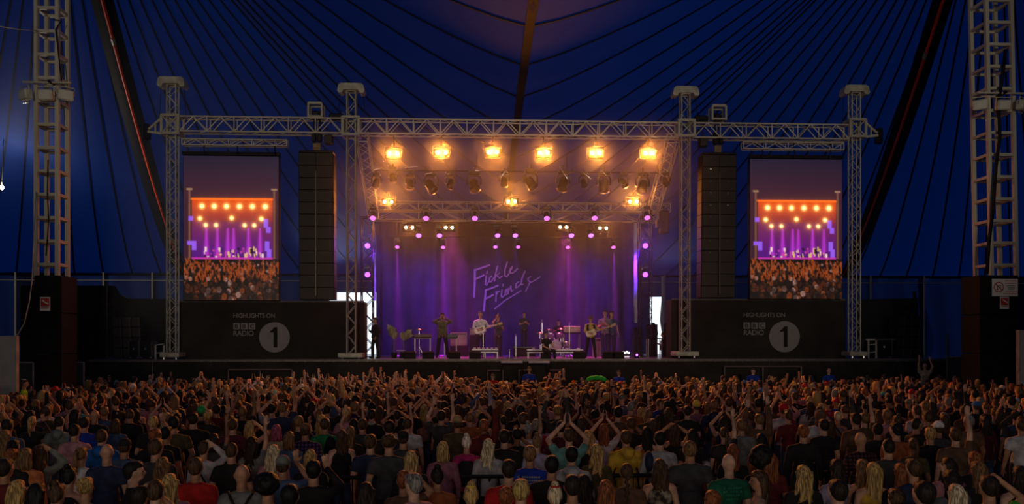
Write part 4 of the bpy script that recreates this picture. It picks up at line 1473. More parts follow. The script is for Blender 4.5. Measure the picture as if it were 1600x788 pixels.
def hand(g, w, d, nrm, side, curl=.25):
    w, d = Vector(w), Vector(d).normalized()
    n_ = Vector(nrm)
    n_ = (n_ - d * n_.dot(d)).normalized()
    s_ = d.cross(n_) * side
    m = Matrix((s_, n_, d)).transposed()
    g.ell(w + d * .045, (.04, .017, .052), m, ICO1)
    for k in range(4):
        off = (k - 1.5) * .021
        L = (.066, .078, .073, .058)[k]
        p0 = w + d * .078 + s_ * off
        d1 = (d + s_ * off * 2.5 + n_ * curl * .5).normalized()
        p1 = p0 + d1 * L * .55
        d2 = (d1 + n_ * curl).normalized()
        g.cap(p0, p1, .0095, .009, 6)
        g.cap(p1, p1 + d2 * L * .5, .009, .0075, 6)
    t0 = w + d * .02 - s_ * .03
    t1 = t0 + (d * .6 - s_ * .8 + n_ * .2).normalized() * .035
    g.cap(t0, t1, .013, .011, 6)
    g.cap(t1, t1 + (d - s_ * .35 + n_ * .2).normalized() * .03, .011, .009, 6)

def arm_pts(spec, side):
    e, w, d, n_ = (Vector((p[0] * side, p[1], p[2])) for p in spec)
    return Vector((.185 * side, 0, SH - .02)), e, w, d, n_
LEGS = {
    'stand': (((.09, 0, .92), (.10, .015, .5), (.105, -.02, .09)), ((-.09, 0, .92), (-.10, .015, .5), (-.105, -.02, .09))),
    'wide': (((.09, 0, .92), (.16, .05, .5), (.22, .0, .09)), ((-.09, 0, .92), (-.15, .0, .5), (-.20, -.06, .09))),
    'sit': (((.09, 0, .92), (.14, .42, .90), (.13, .44, .46)), ((-.09, 0, .92), (-.13, .42, .92), (-.20, .36, .48))),
}
def body_geo(ra, la, legs='stand', dz=0, head_yaw=0, head_pitch=0, chunky=1.0):
    g = Geo()
    hr = Matrix.Rotation(head_yaw, 3, 'Z') @ Matrix.Rotation(head_pitch, 3, 'X')
    hc = Vector((0, 0, 1.53))
    H = lambda x, y, z: hc + hr @ (Vector((x, y, z)) - hc)
    g.ell(H(0, .005, 1.635), (.076, .094, .112), hr)
    g.ell(H(0, .035, 1.575), (.054, .066, .058), hr, ICO1)
    g.cap(H(0, .092, 1.64), H(0, .112, 1.608), .010, .016, 6)
    g.ell(H(0, .09, 1.575), (.024, .014, .010), hr, ICO1)
    g.ell(H(0, .083, 1.655), (.05, .016, .012), hr, ICO1)
    for s_ in (-1, 1):
        g.ell(H(.076 * s_, -.002, 1.625), (.012, .024, .034), hr, ICO1)
    g.cap((0, -.015, 1.40), H(0, -.005, 1.56), .058, .054, 12)
    c = chunky
    g.ell((0, 0, 1.27), (.165 * c, .108 * c, .175))
    for s_ in (-1, 1):
        g.cap((0, -.015, 1.425), (.152 * s_, 0, SH - .022), .056, .060, 12)
    g.ell((0, -.01, 1.42), (.10, .07, .05), None, ICO1)
    g.ell((0, 0, 1.08), (.142 * c, .10 * c, .15))
    g.ell((0, 0, .95), (.17 * c, .115 * c, .13))
    for side, spec in ((1, ra), (-1, la)):
        s, e, w, d, n_ = arm_pts(spec, side)
        g.cap(s, e, .052, .040, 10)
        g.cap(e, w, .040, .027, 10)
        hand(g, w, d, n_, side)
    for hip, kn, an in LEGS[legs]:
        g.cap(hip, kn, .086, .056, 10)
        g.cap(kn, an, .055, .038, 10)
        a_ = Vector(an)
        g.ell(a_ + Vector((0, .06, -.045)), (.042, .12, .038), None, ICO1)
    return g
def top_geo(ra, la, style, chunky=1.0):
    g = Geo()
    f = .018
    c = chunky
    g.ell((0, 0, 1.27), (.165 * c + f, .108 * c + f, .165))
    if style != 'strap':
        for s_ in (-1, 1):
            g.cap((0, -.015, 1.418), (.152 * s_, 0, SH - .024), .066, .071, 12)
        g.ell((0, -.01, 1.43), (.085, .075, .05), None, ICO1)
    g.ell((0, 0, 1.08), (.145 * c + f, .102 * c + f, .16))
    g.cone((0, 0, 1.12), (0, 0, .88), .150 * c, .178 * c, 14)
    g.v = [tuple(p) for p in g.v]
    if style in ('short', 'long', 'hood'):
        for side, spec in ((1, ra), (-1, la)):
            s, e, w, d, n_ = arm_pts(spec, side)
            if style == 'short':
                m_ = s.lerp(e, .62)
                g.cap(s, s.lerp(e, .3), .068, .066, 10)
                g.cone(s, m_, .066, .062, 12)
            else:
                g.cap(s, e, .066, .054, 10)
                g.cap(e, w.lerp(e, .12), .054, .040, 10)
    if style == 'hood':
        g.ell((0, -.085, 1.435), (.115, .065, .075))
        g.ell((0, -.13, 1.385), (.08, .04, .07), None, ICO1)
    return g
def trousers_geo(legs='stand', chunky=1.0):
    g = Geo()
    g.ell((0, 0, .95), (.17 * chunky + .012, .115 * chunky + .012, .11))
    for hip, kn, an in LEGS[legs]:
        g.cap(hip, kn, .098, .070, 10)
        g.cap(kn, an, .070, .060, 10)
        a_ = Vector(an)
        g.ell(a_ + Vector((0, .065, -.045)), (.052, .135, .045), None, ICO1)
    return g
def hair_geo(kind, far=False):
    g = Geo()
    r_ = random.Random(11)
    cap_ = lambda k=1.0, y=-.022, z=1.655: g.ell((0, y, z), (.085 * k, .09 * k, .103 * k)).ell((0, .028, 1.702), (.07 * k, .066 * k, .052 * k))
    def strands(zend, n_, spread, wave=.0, zs=1.70, r0=.028, r1=.016, jit=.05):
        for i in range(n_):
            a = math.pi * (i / (n_ - 1)) + math.pi
            x, y = math.cos(a) * .078, math.sin(a) * .08 - .01
            ze = zend + r_.uniform(-jit, jit)
            pts = []
            for k in range(6):
                t = k / 5
                z = zs - .02 + (ze - zs) * t
                pts.append((x * (1 + spread * t) + wave * math.sin(t * 9 + i), y * (1 - .15 * t) - .03 * math.sin(t * 2.6) + wave * math.cos(t * 7 + i * 2), z))
            g.tube(pts, [r0 + (r1 - r0) * k / 5 for k in range(6)], 6)
    if kind == 'short':
        cap_()
        g.ell((0, -.05, 1.61), (.07, .05, .07), None, ICO1)
        for i in range(10 if not far else 0):
            a = r_.uniform(0, 6.28)
            u = r_.uniform(.1, 1.2)
            g.ell((math.cos(a) * .07 * math.cos(u), math.sin(a) * .074 * math.cos(u) - .022, 1.655 + .088 * math.sin(u)), (.02, .02, .018), None, ICO1)
    elif kind == 'cropped':
        g.ell((0, -.012, 1.648), (.0795, .0905, .1045))
        g.ell((0, -.04, 1.60), (.072, .055, .06), None, ICO1)
        # face stays free
    elif kind in ('long', 'verylong', 'wavy'):
        cap_(1.02)
        strands({'long': 1.34, 'verylong': 1.14, 'wavy': 1.24}[kind], 9, .35 if kind != 'wavy' else .55, .012 if kind != 'wavy' else .02)
        g.ell((0, -.06, 1.52), (.085, .045, .15), None, ICO1)
        if kind == 'verylong':
            g.ell((0, -.09, 1.35), (.085, .035, .17), None, ICO1)
    elif kind == 'bob':
        cap_(1.04)
        strands(1.47, 9, .22, .004, jit=.012)
        g.ell((0, -.05, 1.57), (.095, .06, .09), None, ICO1)
    elif kind == 'ponytail':
        cap_(.99)
        g.tube([(0, -.10, 1.69), (0, -.15, 1.68), (.01, -.165, 1.58), (0, -.15, 1.46), (.01, -.13, 1.36)], [.022, .03, .034, .028, .01], 8)
    elif kind == 'plait':
        cap_(.99)
        for k in range(8):
            g.ell((.012 * (-1) ** k, -.085 - .004 * k, 1.58 - .043 * k), (.027, .022, .030), None, ICO1)
    elif kind == 'bun':
        cap_(.99)
        g.ell((0, -.06, 1.765), (.045, .045, .038))
        g.ell((.01, -.085, 1.59), (.05, .03, .04), None, ICO1)
    elif kind == 'afro':
        for i in range(60 if not far else 14):
            a, b_ = r_.uniform(0, 6.28), r_.uniform(-.5, 1.5)
            g.ell((math.cos(a) * math.cos(b_) * .085, math.sin(a) * math.cos(b_) * .085 - .045, 1.67 + math.sin(b_) * .085), (.048, .048, .048), None, ICO1)
        g.ell((0, -.045, 1.67), (.11, .10, .12))
    elif kind == 'curly':
        for i in range(40 if not far else 10):
            a, b_ = r_.uniform(0, 6.28), r_.uniform(-.6, 1.5)
            g.ell((math.cos(a) * math.cos(b_) * .068, min(.04, math.sin(a) * math.cos(b_) * .07 - .03), 1.66 + math.sin(b_) * .072), (.03, .03, .03), None, ICO1)
        cap_(.98)
    elif kind == 'cap':
        g.ell((0, -.008, 1.672), (.086, .1, .084))
        g.ell((0, .10, 1.665), (.07, .07, .012), None, ICO1)
    elif kind == 'capback':
        g.ell((0, -.008, 1.672), (.086, .1, .084))
        g.ell((0, -.12, 1.65), (.06, .05, .012), None, ICO1)
    elif kind == 'beanie':
        g.ell((0, -.02, 1.682), (.09, .1, .098))
    elif kind == 'hat':
        g.ell((0, -.01, 1.70), (.085, .095, .085))
        g.ell((0, -.01, 1.665), (.16, .17, .012))
    elif kind == 'hooded':
        g.ell((0, -.03, 1.64), (.105, .105, .13))
        g.ell((0, -.05, 1.5), (.11, .08, .1))
    return g
HAIRS = ['short', 'cropped', 'long', 'verylong', 'wavy', 'bob', 'ponytail', 'plait', 'bun', 'afro', 'curly', 'cap', 'capback', 'beanie', 'hat', 'hooded']
POSES = {
    'idle': ('down', 'down'), 'pocket': ('pocket', 'pocket'), 'chest': ('chest', 'chest'), 'clap': ('clap', 'clap'),
    'high': ('high', 'up'), 'one': ('high', 'down'), 'head': ('head', 'chest'), 'phone': ('phone', 'chest'), 'over': ('over', 'head'), 'mix': ('chest', 'pocket'),
}
MESH = {}
def get_mesh(part, key):
    k = (part,) + key
    if k in MESH:
        return MESH[k]
    if part == 'body':
        r, l = POSES[key[0]]
        me = solidify_shape(body_geo(ARMS[r], ARMS[l]), .0095, 6000)
        me.materials.append(M_SKIN)
    elif part == 'top':
        r, l = POSES[key[0]]
        me = solidify_shape(top_geo(ARMS[r], ARMS[l], key[1]), .014, 2600, 3)
        me.materials.append({'plaid': M_PLAID, 'print': M_PATTERN}.get(key[2], M_FABRIC))
    elif part == 'trousers':
        me = solidify_shape(trousers_geo(), .016, 1400, 3)
        me.materials.append(M_FABRIC)
    elif part == 'hair':
        me = solidify_shape(hair_geo(key[0]), .009 if key[0] in ('long', 'verylong', 'wavy', 'bob', 'plait', 'curly') else .011, 2600, 1)
        me.materials.append(M_FABRIC if key[0] in ('cap', 'capback', 'beanie', 'hat', 'hooded') else M_HAIR)
    me.name = part
    MESH[k] = me
    return me

SKINS = [(.50, .27, .17), (.42, .21, .12), (.55, .32, .22), (.22, .10, .055), (.36, .18, .10)]
HC = {'blonde': (.42, .27, .09), 'light brown': (.17, .09, .035), 'brown': (.065, .032, .014), 'dark': (.018, .011, .008), 'black': (.006, .005, .005), 'ginger': (.22, .065, .02), 'grey': (.20, .19, .17), 'white': (.62, .56, .45), 'pink': (.32, .06, .12), 'pale blonde': (.55, .45, .28)}
TC = {'black': (.012, .011, .011), 'dark': (.02, .018, .017), 'grey': (.16, .165, .16), 'dark grey': (.045, .045, .048), 'light grey': (.32, .32, .33), 'white': (.52, .50, .50), 'navy': (.02, .028, .07), 'royal blue': (.01, .035, .30), 'bright blue': (.01, .12, .40), 'denim blue': (.05, .09, .17), 'red': (.42, .012, .012), 'dark red': (.12, .012, .014), 'maroon': (.09, .012, .025), 'orange': (.48, .15, .05), 'rust': (.28, .08, .025), 'yellow': (.55, .33, .03), 'teal': (.10, .27, .25), 'green': (.01, .19, .06), 'bright green': (.03, .40, .04), 'bottle green': (.008, .10, .055), 'olive': (.07, .055, .02), 'pink': (.48, .22, .24), 'dusty pink': (.26, .10, .15), 'magenta': (.36, .02, .12), 'lilac': (.28, .24, .34), 'beige': (.35, .25, .17), 'light blue': (.14, .24, .40), 'purple plaid': (.11, .06, .17), 'red plaid': (.10, .035, .035), 'brown': (.11, .055, .03), 'hi-vis yellow': (.35, .75, .03), 'grey-green': (.14, .17, .15), 'black and white': (.14, .12, .09)}
HATC = {'red': (.4, .01, .02), 'blue': (.03, .12, .35), 'teal': (.05, .3, .28), 'grey': (.14, .15, .13), 'black': (.012, .012, .012), 'white': (.6, .58, .52), 'yellow': (.6, .42, .05), 'green': (.01, .3, .08), 'straw': (.30, .20, .09), 'brown': (.12, .06, .03)}
PEOPLE = []
LABELS = set()
def place_desc(px, Y):
    z = [(40, 'at the far left edge'), (105, 'below the left mast'), (165, 'right of the left mast'), (215, 'below the left speaker stack'), (262, 'just left of the outermost left tower'), (310, 'just right of the outermost left tower'), (365, 'left of the left banner lettering'), (425, 'below the left banner lettering'), (480, 'below the left banner numeral'), (530, 'below the left line array'), (575, 'below the second tower'), (625, 'below the leafy stage plants'), (675, 'below the keyboard stands'), (720, 'below the jacketed singer'), (775, 'below the white-shirted guitarist'), (825, 'at stage centre'), (875, 'below the drum kit'), (920, 'below the white keyboard'), (965, 'below the hatted bassist'), (1020, 'left of the bright doorway'), (1060, 'below the bright doorway'), (1110, 'below the third tower'), (1160, 'below the right line array'), (1205, 'below the right banner lettering'), (1255, 'below the right banner numeral'), (1310, 'right of the right banner numeral'), (1360, 'below the outermost right tower'), (1415, 'below the right speaker stack'), (1475, 'right of the right speaker stack'), (1530, 'below the ribbed fence'), (1575, 'below the right mast'), (9999, 'at the far right edge')]
    for lim, s in z:
        if px < lim:
            zone = s
            break
    rows = ['front-of-picture', 'second', 'third', 'fourth', 'fifth', 'sixth', 'seventh', 'eighth', 'ninth', 'tenth', 'eleventh', 'twelfth', 'thirteenth', 'fourteenth', 'fifteenth', 'sixteenth', 'seventeenth', 'eighteenth', 'nineteenth', 'twentieth']
    k = min(19, max(0, int((Y - 7.6) / 1.05)))
    return rows[k] + ' row ' + zone
def person(x, y, hair='short', hcol='brown', top='black', style='short', pose='idle', legs='black', yaw=0.0, sc=1.0, fem=False, skin=0, label=None, group='crowd nearest the camera', fabric='plain', extra=None, z0=0.0, hide_legs=False):
    rt = thing('person', (x, y, z0), label, 'person', group, yaw)
    sx = (.92 if fem else 1.04) * (.97 + .06 * ((x * 7.3) % 1))
    rt.scale = (sx * sc, sx * sc, sc)
    b_ = link('body', get_mesh('body', (pose,)), rt)
    sk = SKINS[skin % len(SKINS)]
    b_.color = sk + (1,)
    if style != 'bare':
        t = link('top', get_mesh('top', (pose, style, fabric)), rt)
        c = TC[top]
        j = .9 + .2 * ((x * 3.7 + y) % 1)
        t.color = tuple(v * j for v in c) + (1,)
    if not hide_legs:
        l = link('trousers', get_mesh('trousers', ()), rt)
        l.color = TC[legs] + (1,)
    if hair != 'bald':
        is_hat = hair in ('cap', 'capback', 'beanie', 'hat', 'hooded')
        h = link('hat' if is_hat else 'hair', get_mesh('hair', (hair,)), rt)
        h.color = (HATC.get(hcol) or TC.get(hcol) if is_hat else HC[hcol]) + (1,)
        if is_hat and hair not in ('hooded',):
            h2 = link('hair', get_mesh('hair', ('cropped',)), rt)
            h2.color = HC['brown'] + (1,)
    if abs(yaw) > 1.0:
        e = link('eyes', EYES, rt)
    return rt
ge = Geo()
for s_ in (-1, 1):
    ge.ell((.032 * s_, .088, 1.637), (.013, .010, .008), None, ICO1)
EYES = ge.mesh('eyes', M_EYE, True)

def add_backpack(rt, c, straps=True):
    g = Geo()
    g.bbox((0, -.20, 1.17), (.27, .14, .40), .05)
    o = mk('backpack', g, M_FABRIC, rt, True)
    o.color = c + (1,)
    return o
def add_straps(rt, c, cross=False):
    g = Geo()
    if cross:
        g.tube([(-.14, -.02, 1.46), (-.10, -.10, 1.40), (.0, -.135, 1.22), (.12, -.125, 1.0)], .014, 5)
        g.tube([(.14, -.02, 1.46), (.10, -.10, 1.40), (.0, -.138, 1.22), (-.12, -.125, 1.0)], .014, 5)
    else:
        g.tube([(-.13, -.02, 1.46), (-.08, -.105, 1.40), (.04, -.135, 1.22), (.15, -.11, 1.02)], .014, 5)
    o = mk('strap', g, M_FABRIC, rt, True)
    o.color = c + (1,)
def add_print(rt, rows, col):
    g = Geo()
    r_ = random.Random(2)
    for j, n_ in enumerate(rows):
        x = -n_ * .014
        for k in range(n_):
            w = .018 + .008 * r_.random()
            if r_.random() > .12:
                g.box((x, -.131 + .0006 * j, 1.36 - .045 * j), (w, .006, .022))
            x += .029
    o = mk('back_print', g, M_FABRIC, rt)
    o['kind'] = 'stuff'
    o.color = col + (1,)

# hand-placed people: px, py of the head centre, hair, hair colour, top, style, pose, female, extras
# columns: x, y, hair, hair colour, top colour, style, pose, woman?, distinguishing words
NEAR = [
 (27, 768, 'long', 'blonde', 'black', 'long', 'idle', 1, 'straight blonde hair cut off by the bottom edge, far left'),
 (8, 733, 'short', 'dark', 'dark red', 'short', 'idle', 0, 'dark red shirt cut by the left edge'),
 (19, 715, 'curly', 'ginger', 'black', 'short', 'chest', 1, 'ginger curls behind the woman in orange'),
 (40, 714, 'bob', 'light brown', 'orange', 'long', 'idle', 1, 'light brown bob and plain orange top'),
 (60, 709, 'long', 'brown', 'grey-green', 'long', 'head', 1, 'hands to her face, right of the orange top'),
 (93, 660, 'cropped', 'dark', 'grey-green', 'hood', 'idle', 0, 'grey-green hoodie and blue jeans'),
 (117, 674, 'cropped', 'dark', 'pink', 'short', 'chest', 0, 'pink shirt beside the grey-green hoodie'),
 (127, 712, 'ponytail', 'light brown', 'white', 'short', 'chest', 1, 'long ponytail over a white top'),
 (159, 683, 'cropped', 'brown', 'bright blue', 'hood', 'chest', 0, 'bright blue hooded top'),
 (167, 708, 'bald', 'brown', 'navy', 'short', 'idle', 0, 'bald head and plain navy shirt'),
 (195, 698, 'cap', 'black', 'denim blue', 'long', 'idle', 0, 'black cap and blue denim shirt'),
 (209, 738, 'short', 'black', 'black', 'long', 'mix', 0, 'black hair looking to the side, right of the navy shirt'),
 (134, 763, 'curly', 'blonde', 'beige', 'short', 'idle', 1, 'short blonde curls and beige top with black strap'),
 (219, 778, 'short', 'dark', 'dark', 'strap', 'head', 1, 'bare arm bent up over her head'),
 (254, 729, 'wavy', 'light brown', 'beige', 'short', 'idle', 1, 'wavy light brown hair over a beige top'),
 (265, 757, 'wavy', 'blonde', 'dusty pink', 'short', 'chest', 1, 'blonde waves over a dusty pink top'),
 (306, 731, 'short', 'brown', 'red', 'long', 'idle', 0, 'bright red jumper and short brown hair'),
 (318, 702, 'short', 'brown', 'white', 'long', 'head', 1, 'white shirt with a dark shoulder strap'),
 (362, 705, 'cropped', 'brown', 'black', 'short', 'mix', 0, 'plain black tee left of the pink-haired woman'),
 (378, 743, 'bald', 'brown', 'grey', 'short', 'idle', 0, 'bald head and grey shirt with crossed black braces'),
 (302, 660, 'short', 'dark', 'black', 'short', 'chest', 0, 'big black tee, seen under the left banner edge'),
 (266, 657, 'cropped', 'light brown', 'black', 'strap', 'idle', 0, 'sleeveless black vest'),
 (212, 627, 'short', 'dark', 'grey', 'short', 'idle', 0, 'tall man in a plain grey tee'),
 (364, 665, 'short', 'brown', 'maroon', 'short', 'idle', 0, 'maroon tee with a dark backpack'),
 (390, 668, 'long', 'blonde', 'black', 'strap', 'head', 1, 'blonde hair, arm across her face'),
 (76, 640, 'cropped', 'light brown', 'white', 'short', 'idle', 0, 'cropped hair and white tee'),
 (122, 635, 'bald', 'brown', 'teal', 'short', 'chest', 0, 'bent forward in a pale teal striped tee'),
 (109, 746, 'bun', 'black', 'black', 'strap', 'idle', 1, 'black bun left of the long ponytail'),
 (58, 773, 'long', 'black', 'black', 'long', 'idle', 1, 'long black hair at the bottom edge'),
 (244, 768, 'cropped', 'brown', 'black', 'short', 'idle', 0, 'cropped brown hair left of the blonde waves'),
 (48, 651, 'short', 'black', 'black', 'short', 'idle', 0, 'black tee left of the grey-green hoodie'),
 (148, 650, 'bald', 'brown', 'black', 'short', 'idle', 0, 'bald head and black tee'),
 (132, 662, 'short', 'dark', 'royal blue', 'short', 'idle', 0, 'blue tee half hidden by a black tee'),
 (316, 645, 'beanie', 'green', 'black', 'short', 'idle', 0, 'small green cap'),
 (90, 774, 'bun', 'brown', 'black', 'strap', 'idle', 1, 'brown top knot at the bottom edge'),
 (646, 758, 'short', 'grey', 'pink', 'short', 'idle', 0, 'grey hair and pale pink striped shirt'),
 (432, 674, 'bob', 'pink', 'beige', 'short', 'chest', 1, 'pink hair and beige top'),
 (477, 673, 'capback', 'brown', 'purple plaid', 'long', 'idle', 0, 'brown cap and purple plaid shirt'),
 (452, 686, 'bob', 'light brown', 'denim blue', 'short', 'idle', 1, 'light brown bob and denim top'),
 (427, 708, 'wavy', 'pale blonde', 'pink', 'long', 'idle', 1, 'pale blonde waves and pink cardigan'),
 (442, 727, 'capback', 'grey', 'denim blue', 'short', 'phone', 0, 'grey cap and denim sleeve'),
 (485, 716, 'bob', 'blonde', 'black', 'short', 'chest', 1, 'blonde bob behind a black-haired head'),
 (490, 736, 'short', 'black', 'black', 'long', 'phone', 0, 'black hair, a hand raised by his face'),
 (547, 677, 'verylong', 'light brown', 'black', 'long', 'idle', 1, 'very long light brown hair, black top, rust trousers'),
 (579, 692, 'short', 'brown', 'navy', 'short', 'idle', 0, 'navy shirt beside the rust trousers'),
 (608, 698, 'curly', 'brown', 'dark grey', 'short', 'idle', 0, 'broad man in dark grey, curly brown hair'),
 (642, 719, 'verylong', 'blonde', 'black', 'long', 'idle', 1, 'very long blonde hair above the grey-haired man'),
 (692, 703, 'bob', 'blonde', 'dusty pink', 'long', 'idle', 1, 'blonde bob and dusty pink long-sleeved top'),
 (729, 693, 'bun', 'white', 'magenta', 'long', 'idle', 1, 'white hair, magenta jumper and black backpack'),
 (763, 698, 'wavy', 'pale blonde', 'light grey', 'long', 'idle', 1, 'long pale blonde hair right of the magenta jumper'),
 (788, 684, 'short', 'dark', 'black', 'long', 'idle', 0, 'dark hair, black jumper, right of pale blonde hair'),
 (795, 735, 'short', 'dark', 'red', 'short', 'idle', 0, 'red tee at the bottom centre'),
 (683, 746, 'bun', 'black', 'rust', 'short', 'idle', 1, 'black bun and rust top'),
 (736, 776, 'bun', 'blonde', 'black', 'short', 'idle', 1, 'blonde hair held with two clips, bottom edge'),
 (791, 779, 'curly', 'ginger', 'dark', 'short', 'idle', 1, 'ginger-brown curls at the bottom edge, centre'),
 (419, 762, 'afro', 'black', 'black', 'short', 'idle', 0, 'black rounded afro at the bottom, below left banner'),
 (453, 777, 'short', 'black', 'black', 'short', 'idle', 0, 'black hair at the bottom, right of an afro'),
 (572, 772, 'long', 'dark', 'black', 'long', 'idle', 1, 'long dark hair below the barrier rail'),
 (630, 752, 'short', 'ginger', 'brown', 'short', 'head', 1, 'ginger hair, forearm held out behind the grey-haired man'),
 (581, 649, 'short', 'dark', 'black', 'long', 'idle', 0, 'black jumper with a white collar'),
 (637, 663, 'cropped', 'brown', 'white', 'short', 'idle', 0, 'white tee and cropped brown hair'),
 (715, 662, 'hat', 'straw', 'olive', 'short', 'idle', 0, 'straw hat and olive shirt'),
 (697, 647, 'short', 'brown', 'denim blue', 'short', 'idle', 0, 'denim blue shirt left of the straw hat'),
 (467, 660, 'short', 'light brown', 'black', 'short', 'idle', 0, 'light brown hair above the purple plaid shirt'),
 (508, 664, 'short', 'brown', 'green', 'short', 'idle', 0, 'green tee under a black jacket'),
 (425, 640, 'short', 'dark', 'light grey', 'short', 'clap', 0, 'both arms raised, holding something pale up'),
 (663, 640, 'long', 'blonde', 'beige', 'strap', 'clap', 1, 'bare arms raised in a clap above blonde hair'),
 (621, 650, 'short', 'dark', 'black', 'strap', 'over', 1, 'arms crossed over her head'),
 (608, 673, 'short', 'dark', 'dark', 'short', 'idle', 0, 'dark tee behind the broad curly-haired man'),
 (630, 685, 'capback', 'black', 'dark grey', 'short', 'idle', 0, 'black cap worn backwards'),
 (828, 711, 'short', 'light brown', 'royal blue', 'short', 'idle', 0, 'royal blue tee with grey words on the back'),
 (839, 692, 'bun', 'light brown', 'lilac', 'long', 'idle', 1, 'light brown bun and lilac top'),
 (818, 660, 'short', 'brown', 'black', 'short', 'idle', 0, 'big black tee above the royal blue tee'),
 (838, 665, 'bob', 'grey', 'red', 'long', 'idle', 1, 'grey bob and red jacket'),
 (889, 682, 'short', 'brown', 'teal', 'short', 'clap', 0, 'pale teal tee, both bare arms high'),
 (893, 712, 'short', 'black', 'light grey', 'hood', 'idle', 0, 'light grey hoodie and black hair'),
 (862, 728, 'short', 'black', 'black', 'short', 'idle', 0, 'black tee between the royal blue tee and grey hoodie'),
 (932, 707, 'wavy', 'blonde', 'olive', 'long', 'idle', 1, 'blonde waves and dark olive top'),
 (919, 684, 'long', 'blonde', 'black', 'long', 'idle', 1, 'blonde hair and black top left of the yellow hoodie'),
 (978, 685, 'short', 'brown', 'yellow', 'hood', 'idle', 0, 'mustard yellow hoodie'),
 (1031, 687, 'short', 'black', 'light grey', 'long', 'chest', 0, 'pale grey raglan top with a navy shoulder'),
 (1031, 732, 'long', 'brown', 'black and white', 'strap', 'idle', 1, 'bare arms and black and white patterned vest'),
 (1078, 709, 'cropped', 'light brown', 'dark grey', 'short', 'idle', 0, 'broad man in a dark grey tee'),
 (1139, 725, 'bald', 'brown', 'bottle green', 'short', 'idle', 0, 'bottle green tee with faint print, bald head'),
 (1188, 720, 'afro', 'black', 'black', 'short', 'idle', 1, 'large black afro right of the green tee'),
 (1186, 752, 'long', 'brown', 'beige', 'short', 'idle', 1, 'long brown hair, face in profile, right of green tee'),
 (814, 768, 'short', 'blonde', 'white', 'short', 'idle', 0, 'short blonde hair at the bottom, below blue tee'),
 (867, 776, 'bun', 'pale blonde', 'white', 'short', 'idle', 1, 'pale blonde bun with a red band, bottom edge'),
 (894, 761, 'short', 'dark', 'light blue', 'short', 'idle', 0, 'light blue tee and dark hair'),
 (912, 759, 'long', 'dark', 'black', 'short', 'idle', 1, 'long dark hair right of the light blue tee'),
 (947, 768, 'long', 'ginger', 'black', 'short', 'idle', 1, 'long reddish hair at the bottom, centre right'),
 (979, 740, 'plait', 'brown', 'brown', 'short', 'idle', 1, 'single brown plait and brown top'),
 (1113, 785, 'curly', 'ginger', 'black', 'short', 'idle', 1, 'ginger hair barely above the bottom edge'),
 (1082, 682, 'long', 'black', 'black', 'short', 'idle', 1, 'long black hair with a white bag on her shoulder'),
 (1088, 635, 'beanie', 'yellow', 'dusty pink', 'long', 'idle', 0, 'yellow cap and dusty pink top'),
 (1106, 636, 'long', 'light brown', 'brown', 'short', 'idle', 1, 'long light brown hair right of the yellow cap'),
 (1045, 645, 'long', 'brown', 'brown', 'short', 'idle', 1, 'long brown hair below the third tower, bare shoulders'),
 (1054, 673, 'long', 'brown', 'black', 'strap', 'over', 1, 'arms folded over long brown hair'),
 (1255, 743, 'wavy', 'blonde', 'black', 'long', 'idle', 1, 'thick blonde waves over a black top'),
 (1307, 733, 'long', 'dark', 'lilac', 'long', 'mix', 1, 'long dark hair and lilac top'),
 (1345, 688, 'bald', 'white', 'red plaid', 'long', 'idle', 0, 'shiny bald head and red plaid shirt'),
 (1388, 699, 'cropped', 'dark', 'dark grey', 'short', 'idle', 0, 'dark grey tee right of the plaid shirt'),
 (1365, 738, 'verylong', 'blonde', 'yellow', 'strap', 'idle', 1, 'long blonde hair and yellow strapless top'),
 (1348, 733, 'long', 'light brown', 'black', 'strap', 'idle', 1, 'light brown hair just left of the yellow strapless top'),
 (1309, 769, 'short', 'dark', 'black', 'short', 'idle', 0, 'short dark hair at the bottom, below the lilac top'),
 (1427, 733, 'short', 'brown', 'navy', 'short', 'idle', 0, 'navy tee beside a ginger-haired woman'),
 (1408, 740, 'bob', 'ginger', 'black', 'short', 'idle', 1, 'ginger bob left of the navy tee'),
 (1482, 730, 'long', 'dark', 'pink', 'short', 'mix', 1, 'dark hair and pale pink sleeve'),
 (1494, 775, 'long', 'pale blonde', 'black', 'short', 'idle', 1, 'straight pale blonde hair at the bottom right'),
 (1487, 751, 'long', 'dark', 'grey', 'short', 'phone', 1, 'dark hair, grey top, holding something by her face'),
 (1528, 736, 'long', 'light brown', 'black', 'short', 'idle', 1, 'long light brown hair near the right mast foot'),
 (1523, 720, 'bob', 'ginger', 'black', 'short', 'idle', 1, 'ginger-brown bob near the right mast foot'),
 (1545, 762, 'short', 'dark', 'bright green', 'short', 'head', 0, 'bright green tee, hand to his face'),
 (1594, 744, 'long', 'dark', 'black', 'strap', 'idle', 1, 'dark hair and bare shoulder, cut by the right edge'),
 (1224, 641, 'beanie', 'red', 'white', 'short', 'idle', 0, 'red headscarf and white tee'),
 (1309, 652, 'short', 'pale blonde', 'grey', 'strap', 'idle', 1, 'pale blonde hair and a dark cross strap'),
 (1287, 666, 'short', 'dark', 'black', 'short', 'idle', 0, 'black tee in front of the pale blonde with a strap'),
 (1281, 651, 'hooded', 'brown', 'white', 'short', 'idle', 0, 'brown hood and white shirt'),
 (1380, 619, 'cap', 'teal', 'black', 'short', 'idle', 0, 'teal cap'),
 (1525, 635, 'cap', 'blue', 'dark', 'short', 'idle', 0, 'blue cap'),
 (1433, 664, 'cropped', 'dark', 'black', 'short', 'chest', 0, 'turned to the right with folded arms, black tee'),
 (1466, 669, 'cap', 'white', 'dark grey', 'short', 'idle', 0, 'white cap and dark grey tee'),
 (1540, 660, 'long', 'dark', 'maroon', 'long', 'idle', 1, 'long dark hair and maroon top'),
 (1554, 646, 'bun', 'light brown', 'brown', 'strap', 'idle', 1, 'light brown bun and bare shoulders'),
